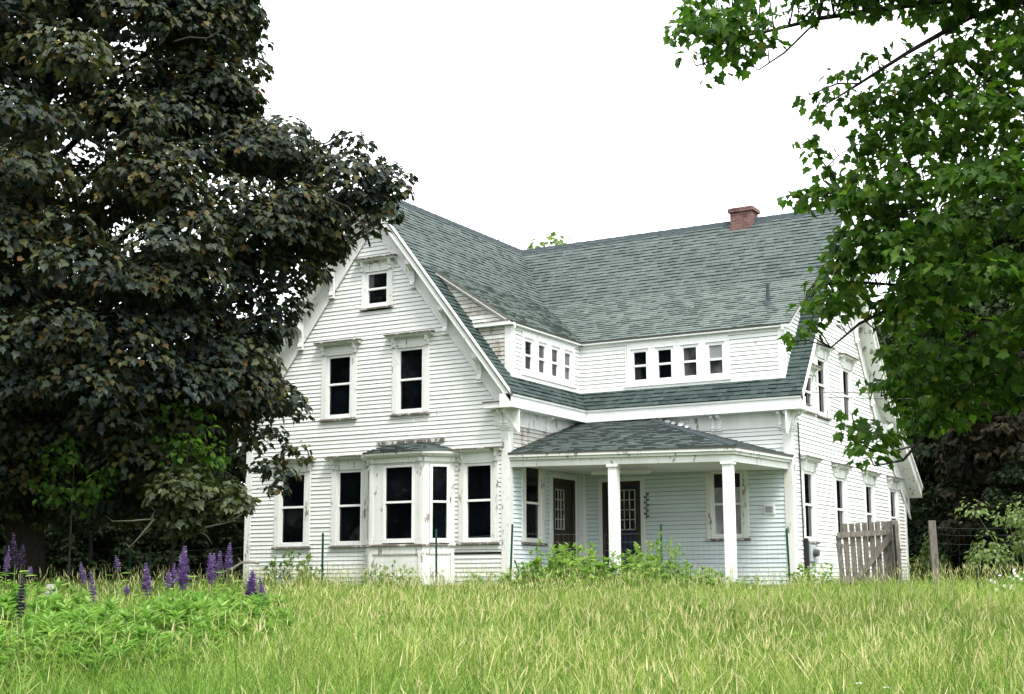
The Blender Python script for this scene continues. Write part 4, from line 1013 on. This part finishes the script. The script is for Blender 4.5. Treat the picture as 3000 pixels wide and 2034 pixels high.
WA_ = [weed_mesh('w', M_WEED, 40 + i, 60, 1.0, .55, .135, whorl=38) for i in range(3)]
M_WEED2 = leaf_mat('porch weed leaf', [(0, (.11, .20, .035)), (.5, (.20, .32, .065)), (1, (.33, .44, .14))], .45, .6, .2, (1.15, 1.28, .9), patch=1.1)
WB_ = [weed_mesh('w', M_WEED2, 50 + i, 66, 1.0, .55, .115, OVAL_H * [.65, 1], 27) for i in range(3)]
wused = set()
def weed(kind, vx, dep, hgt, width, label, group, rot):
    p = gpt(vx, dep); e = empty('leafy_weed', tuple(p - Z * .05), label, 'weed', group); e.rotation_euler = (0, 0, rot); e.scale = (width, width, hgt * (1.03 if group.startswith('lance') else 1.0))
    first = id(kind) not in wused; wused.add(id(kind))
    for o in kind:
        c = o if first else o.copy()
        if not first: COL.objects.link(c)
        c.parent = e
for i, (vx, dep, hgt, wd, lab) in enumerate((
        (125, 14.2, .98, 1.0, 'clump of lance-leaved weeds behind the others, at the foot of the pale stone'), (30, 13.2, 1.06, 1.15, 'clump of pale lance-leaved weeds at the left edge, right behind the fading lupine'), (-70, 12.6, 1.0, 1.2, 'clump of lance-leaved weeds cut by the left edge of the picture'), (95, 12.2, .93, 1.0, 'clump of lance-leaved weeds just right of the fading lupine at the left edge'),
        (150, 10.8, .88, 1.05, 'nearest clump of lance-leaved weeds, with dark gaps at its foot, left of the others'), (215, 11.6, .95, 1.1, 'clump of lance-leaved weeds below the single short lupine'), (285, 10.9, .88, 1.0, 'nearest clump of lance-leaved weeds in the middle of the lupine patch'),
        (345, 11.8, .92, 1.1, 'clump of lance-leaved weeds below the stout single lupine'), (410, 12.2, .98, 1.05, 'clump of lance-leaved weeds around the tallest lupines'), (420, 11.2, .78, .9, 'low clump of lance-leaved weeds in front of the tallest lupines'),
        (480, 13.0, .96, 1.0, 'clump of lance-leaved weeds below the paired lupines'), (540, 14.0, .92, 1.0, 'clump of lance-leaved weeds at the right end of the patch, near the house corner'), (205, 13.5, .92, 1.1, 'clump of lance-leaved weeds at the back of the patch, behind the short lupine'), (80, 10.6, .74, .9, 'low nearest clump of lance-leaved weeds toward the left edge'))):
    weed(WA_[i % 3], vx, dep, hgt, wd, lab, 'lance-leaved weeds in the lupine patch', i * 1.3)
for i, (vx, dep, hgt, wd, lab) in enumerate((
        (1275, 26.2, 1.12, 1.35, 'rounded clump of green weeds before the brown porch door'), (1335, 25.8, .92, 1.3, 'clump of green weeds between the two porch doors'), (1215, 25.6, .72, 1.1, 'low clump of green weeds beside the braced fence post'), (1415, 26.0, .98, 1.3, 'clump of green weeds before the navy porch door'),
        (1472, 26.4, 1.22, .75, 'tall narrow clump of weeds left of the fence post at the middle of the porch'), (1512, 26.4, 1.22, .7, 'tall narrow clump of weeds around the fence post at the middle of the porch'), (1555, 25.8, .74, 1.2, 'low clump of weeds right of the middle porch fence post'), (1390, 25.0, .62, 1.2, 'low front clump of weeds before the left porch post'),
        (1280, 24.8, .62, 1.2, 'low front clump of weeds before the brown porch door'), (1190, 26.4, .8, .9, 'green weeds against the corner of the wing beside the porch'), (1310, 27.0, 1.2, 1.0, 'tallest leafy weeds right of the brown porch door'), (1240, 26.6, 1.12, .9, 'leafy weeds left of the brown porch door'), (1590, 25.4, .66, 1.0, 'pale weeds between the middle fence post and the right porch post'), (1440, 25.4, .8, 1.1, 'leafy weeds in front of the navy porch door'), (1640, 26.0, .5, 1.0, 'low weeds at the foot of the right porch post'), (1690, 28.5, .55, .7, 'low weeds between the right porch post and the corner'), (1850, 28.4, .8, 1.0, 'green weeds at the foot of the electric meter'), (1475, 24.9, .5, 1.1, 'lowest clump of weeds in front of the tall narrow ones'),
        (655, 28.9, 1.0, .95, 'small bushy weed against the clapboards under the leftmost window'), (712, 29.2, .72, .6, 'small thin weed against the clapboards left of the green post'), (905, 29.0, .74, .75, 'dark small weed under the bay window'), (850, 29.0, .74, .5, 'thin weed at the left foot of the bay window'), (1110, 28.3, .62, 1.0, 'pale low weeds under the window right of the bay'))):
    weed(WB_[i % 3], vx, dep, hgt, wd, lab, 'green weeds along the house', i * 2.1)

for i, (vx, dep, hgt, wd, lab) in enumerate(((1065, 8.6, .62, .34, 'dark leafy forb in the near grass at the bottom, left of the middle'), (1720, 9.0, .55, .4, 'leafy forb in the near grass below the porch corner'), (1330, 11.5, .6, .45, 'leafy forb in the grass below the brown door'), (2230, 8.8, .62, .45, 'leafy forb in the near grass toward the right corner'), (1960, 10.5, .55, .5, 'leafy forb in the grass below the picket gate'),
        (760, 12.5, .6, .5, 'leafy forb in the grass below the green post left of the bay'), (940, 17, .62, .7, 'leafy forb in the middle of the meadow below the bay window'), (1620, 17, .6, .8, 'leafy forb in the middle of the meadow below the right porch post'), (2120, 16, .58, .8, 'leafy forb in the meadow below the lone wooden post'), (690, 19, .62, .7, 'leafy forb in the meadow right of the lupine patch'))):
    weed(WB_[i % 3], vx, dep, hgt, wd, lab, 'leafy forbs scattered in the meadow', i * 1.7)

def lupine(vx, y0, y1, dep, wpx, label, old=False, k=0):
    """flower spike from picture height y0 (tip) to y1, on its own stem"""
    r = np.random.default_rng(900 + k); top = at(vx, y0, dep); bot = at(vx + r.uniform(-8, 8), y1, dep); g = bot.copy(); g[2] = ground_z(g) - .02
    e = empty('lupine', tuple(g), label, 'flower', 'purple lupine spikes'); wpx *= 1.55
    mb = MB(); mb.tube([g, g * .5 + bot * .5, bot, bot * .1 + top * .9], [.007, .006, .005, .003], 5); mb.build('stem', M_STEM, e)
    ln = np.linalg.norm(top - bot); rad = wpx / (FPX / VK / dep) * .5; rows = max(8, int(ln / .021)); Ps = []; Ts = []
    for i in range(rows):
        t = i / (rows - 1); c = bot + (top - bot) * t; rr = rad * (1 - .75 * t ** 1.6) * (.55 + .45 * min(1, t * 6)); m = 9
        for j in range(m):
            a = 2 * math.pi * (j + .5 * (i % 2)) / m + r.normal() * .12; o = np.array([math.cos(a), math.sin(a), 0])
            Ps.append(c + o * rr * .18); Ts.append((o + Z * (.15 + .5 * t)) * rr)
    Ps, Ts = np.array(Ps), np.array(Ts); sz = np.linalg.norm(Ts, axis=1) * .95; side = unit(np.cross(Ts, np.broadcast_to(Z, Ts.shape)))
    np_mesh('flower_spike', [leaf_chunk(Ps, np.cross(side, Ts) + r.normal(size=Ts.shape) * .2 * rad, Ts, sz, OVAL_H * [1.25, 1], r, .5, -.1)], M_LUPINOLD if old else M_LUPIN, e)
    # palmate leaves on the lower stem
    n = 30; t = r.uniform(.25, .95, n); az = r.uniform(0, 2 * np.pi, n); o = np.stack([np.cos(az), np.sin(az), .4 + 0 * az], 1)
    np_mesh('foliage', [leaf_chunk(g + (bot - g) * t[:, None] + o * .05, np.broadcast_to(Z, o.shape) + o * -.3, o, .12 * r.uniform(.7, 1.2, n), LANCE_H, r)], M_WEED, e)
LUP = [(21, 1240, 1303, 14, 12, 'purple lupine at the left edge, left one of a close pair'), (30, 1212, 1287, 14.5, 14, 'purple lupine at the left edge, taller one of a close pair', True),
       (52, 1238, 1290, 15, 15, 'dusky blue lupine spike over the fading one at the left edge', True), (51, 1308, 1400, 10.2, 18, 'big fading dark lupine spike nearest the left edge', True), (70, 1288, 1308, 17, 11, 'tiny lupine tip right of the fading one'),
       (183, 1278, 1325, 15, 13, 'thin purple lupine behind the left weeds, taller of two'), (205, 1296, 1364, 12.5, 14, 'slim purple lupine left of the middle, lower of two'), (264, 1263, 1296, 17, 12, 'short lone purple lupine in front of the bare twigs'),
       (287, 1330, 1352, 16, 12, 'small faded lupine sunk in the grass'), (331, 1281, 1350, 13, 18, 'stout single lupine in the middle of the patch'), (384, 1296, 1336, 14, 14, 'short lupine at the left foot of the tallest one'), (396, 1281, 1325, 14.2, 13, 'lupine between the short one and the tallest one'),
       (409, 1260, 1300, 14.4, 13, 'lupine just left of the tallest one'), (419, 1243, 1338, 13.2, 22, 'tallest and thickest purple lupine of the patch'), (476, 1258, 1325, 14.5, 16, 'reddish purple lupine, left of the three near the house corner'), (486, 1258, 1290, 14.8, 13, 'small lupine tucked beside the reddish purple one'),
       (500, 1253, 1312, 15, 14, 'middle lupine of the three near the house corner'), (522, 1235, 1300, 15.2, 15, 'blue lupine nearest the house corner, highest on the right'), (573, 1297, 1368, 15, 22, 'deep violet double lupine in front of the clapboards'), (590, 1312, 1366, 15, 13, 'thin reddish lupine beside the deep violet one')]
for k, q in enumerate(LUP): lupine(*q[:6], old=len(q) > 6, k=k)

# ------------------------------------------------------------------ wire fence, gate, posts
DF = 27.6
fence = empty('wire_fence', tuple(gpt(1163, DF)), 'welded wire fence on green steel posts running in front of the house', 'fence')
PO = [(295, 1245), (340, 1238), (733, 1210), (990, 1201), (1163, 1190), (1500, 1190), (1785, 1200)]
lean = [0, 0, -2, 1, -8, 1, 10]
tops = []; feet = []
for (vx, vy), le in zip(PO, lean):
    t = at(vx, vy, DF); g = at(vx + le, 1330, DF); g[2] = ground_z(g) - .3; tops.append(t); feet.append(g); d = RH * .021; f = FH * .021
    mb = MB(); q = RH * .005; k = FH * .005                 # T section
    mb.hexa([g - d - k, g + d - k, g + d + k, g - d + k], [t - d - k, t + d - k, t + d + k, t - d + k]); mb.hexa([g - q + k, g + q + k, g + q + f * 2, g - q + f * 2], [t - q + k, t + q + k, t + q + f * 2, t - q + f * 2])
    for j in range(12):
        c = g + (t - g) * (.25 + j * .06); mb.hexa([c - q * 2 - k * 3, c + q * 2 - k * 3, c + q * 2 - k, c - q * 2 - k], [c - q * 2 - k * 3 + Z * .02, c + q * 2 - k * 3 + Z * .02, c + q * 2 - k + Z * .02, c - q * 2 - k + Z * .02])
    mb.build('post', M_GREEN, fence)
mb = MB(); a = at(1168, 1272, DF); b = at(1205, 1335, DF - .4); b[2] = ground_z(b); mb.tube([a, b], .017, 6); mb.build('brace', M_GREEN, fence)
mb = MB()
for i in range(len(PO) - 1):
    a0, a1, g0, g1 = tops[i], tops[i + 1], feet[i], feet[i + 1]
    b0, b1 = g0 + (a0 - g0) * .22, g1 + (a1 - g1) * .22; t0, t1 = g0 + (a0 - g0) * .90, g1 + (a1 - g1) * .90
    for j in range(9):
        f = j / 8; p, q = b0 + (t0 - b0) * f, b1 + (t1 - b1) * f; mb.tube([p - FH * .03, (p + q) / 2 - FH * .03 - Z * .02, q - FH * .03], .0014, 3, cap=False)
    m = int(np.linalg.norm(a1 - a0) / .10)
    for j in range(1, m):
        f = j / m; mb.tube([b0 + (b1 - b0) * f - FH * .033, t0 + (t1 - t0) * f - FH * .033 - Z * .02 * math.sin(f * 3.14)], .0010, 3, cap=False)
mb.build('wire_mesh', M_WIRE, fence)

gb = gpt(1970, 27.2)
gate = empty('wooden_gate', tuple(gb), 'leaning weathered grey picket gate with a diagonal brace beside the end gable', 'gate')
GT = 27.2
def gbar(mb, p0, p1, w, t0, t1):
    """board between two picture positions in the gate's plane, w wide, from t0 to t1 in depth"""
    a, b = at(*p0, GT), at(*p1, GT); d = (b - a) / np.linalg.norm(b - a); s = np.cross(d, FH); s /= np.linalg.norm(s); s *= w / 2
    mb.hexa([a - s + FH * t0, a + s + FH * t0, a + s + FH * t1, a - s + FH * t1], [b - s + FH * t0, b + s + FH * t0, b + s + FH * t1, b - s + FH * t1])
R6 = lambda u, v: ((2400 + u / 4.677) / VK, (1400 + v / 4.677) / VK)
mb = MB()
for (u0, v0, u1) in ((262, 790, 330), (350, 628, 415), (442, 625, 505), (526, 620, 590), (618, 615, 675), (712, 605, 770), (795, 602, 850), (885, 598, 940), (958, 592, 1010)):
    gbar(mb, R6(u1, 1480), R6(u0, v0), .098, -.005, .018)
mb.build('pickets', M_GREYWOOD, gate, .003)
mb = MB(); gbar(mb, R6(243, 790), R6(1000, 745), .105, -.035, -.0055); mb.build('rail', M_GREYWOOD, gate, .003)
mb = MB(); gbar(mb, R6(300, 1420), R6(1060, 1370), .10, -.035, -.0055); mb.build('rail', M_GREYWOOD, gate, .003)
mb = MB(); gbar(mb, R6(520, 1375), R6(975, 790), .115, -.065, -.0355); mb.build('brace', M_GREYWOOD, gate, .003)
def wood_post(pts, label, steel=None):
    g = gpt(*pts[0]); e = empty('fence_post', tuple(g), label, 'post', 'wooden posts by the gate')
    for (u0, v0, u1, v1, w, dd) in pts[1]:
        mb = MB(); a = at(*R6(u1, v1), dd); a[2] = ground_z(a) - .3; b = at(*R6(u0, v0), dd); s = RH * w / 2; f = FH * .04
        mb.hexa([a - s - f, a + s - f, a + s + f, a - s + f], [b - s - f, b + s - f, b + s + f, b - s + f]); mb.build('board', M_GREYWOOD, e, .006)
    if steel:
        u0, v0, u1, v1, dd = steel; mb = MB(); a = at(*R6(u1, v1), dd); a[2] = ground_z(a) - .3; mb.tube([a, at(*R6(u0, v0), dd)], .02, 6); mb.build('steel_post', M_BLACK, e)
wood_post(((2040, 27.1), [(1003, 585, 1075, 1440, .065, 27.05), (1045, 585, 1130, 1460, .075, 27.12)]), 'weathered grey double post that the picket gate leans on', (1022, 640, 1090, 1440, 27.0))
wood_post(((2115, 27.6), [(1517, 588, 1590, 1420, .065, 27.6), (1560, 588, 1635, 1420, .08, 27.68)]), 'weathered grey double post standing alone right of the house')
mb = MB(); a = at(2222, 1345, 25); a[2] = ground_z(a) - .2; mb.tube([a, at(2216, 1288, 25)], .018, 6); tag(mb.build('steel_stake', M_BLACK), 'short black stake before the white flowers', 'stake')
mb = MB(); g2 = at(2130, 1300, 28)
for v in (1196, 1212, 1232): mb.tube([at(2118, v, 27.6), at(2170, v + 4, 28.4), at(2222, v - 2 + (90 if v < 0 else 6), 29.2), at(2400, v, 31)], .0018, 3, cap=False)
for k in range(8): mb.tube([at(2122 + k * 27, 1196, 27.7 + k * .36), at(2124 + k * 27, 1310, 27.7 + k * .36)], .001, 3, cap=False)
tag(mb.build('wire_netting', M_CABLE), 'thin wire netting right of the lone wooden post', 'fence')
# fallen bare branch at the house corner, pale stone in the weeds
mb = MB(); mb.tube([at(500, 1300, 24), at(528, 1290, 24.2), at(548, 1277, 24.4), at(572, 1276, 24.5), at(588, 1279, 24.6)], [.012, .02, .024, .028, .02], 6)
mb.tube([at(548, 1277, 24.4), at(540, 1266, 24.3)], [.014, .006], 5)
tag(mb.build('fallen_branch', M_DEAD, smooth=True), 'bare grey branch stub sticking out before the left house corner', 'branch')
mb = MB(); c = gpt(118, 16); c[2] = at(118, 1330, 16)[2]; r = random.Random(3)
ring = lambda z, k: [c + Z * z + (RH * math.cos(a) + FH * math.sin(a)) * k * r.uniform(.85, 1.15) for a in [i * math.pi / 4 for i in range(8)]]
A = ring(-.75, .09); B_ = ring(-.12, .085); T_ = ring(.02, .05); mb.mesh(A + B_ + T_, [tuple(range(16, 24))] + [(i, (i + 1) % 8, 8 + (i + 1) % 8, 8 + i) for i in range(8)] + [(8 + i, 8 + (i + 1) % 8, 16 + (i + 1) % 8, 16 + i) for i in range(8)])
tag(mb.build('stone', simple('pale granite', (.24, .23, .225), .9, .1), smooth=True), 'pale upright stone half hidden behind the left weeds', 'stone')
# daisies
r = np.random.default_rng(12)
for k, (vx, vy, dep, lab) in enumerate(((1949, 1550, 8.6, 'white flower head in the lower right grass, left of the lone one'), (2012, 1560, 8.4, 'white flower head in the lower right grass, nearest the corner'), (2090, 1396, 14, 'white flower dot in the far right grass'))):
    p = at(vx, vy, dep); g = p.copy(); g[2] = ground_z(g); e = empty('daisy', tuple(g), lab, 'flower', 'white flowers in the meadow')
    mb = MB(); mb.tube([g, p], [.003, .002], 4); mb.build('stem', M_STEM, e)
    a = np.arange(14) * 2 * np.pi / 14; o = np.stack([np.cos(a), np.sin(a), .15 + 0 * a], 1); np_mesh('petals', [leaf_chunk(np.repeat(p[None], 14, 0), o * -.1 + Z + r.normal(size=o.shape) * .1, o, .03, OVAL_H * [.7, 1], r)], M_PETAL, e)
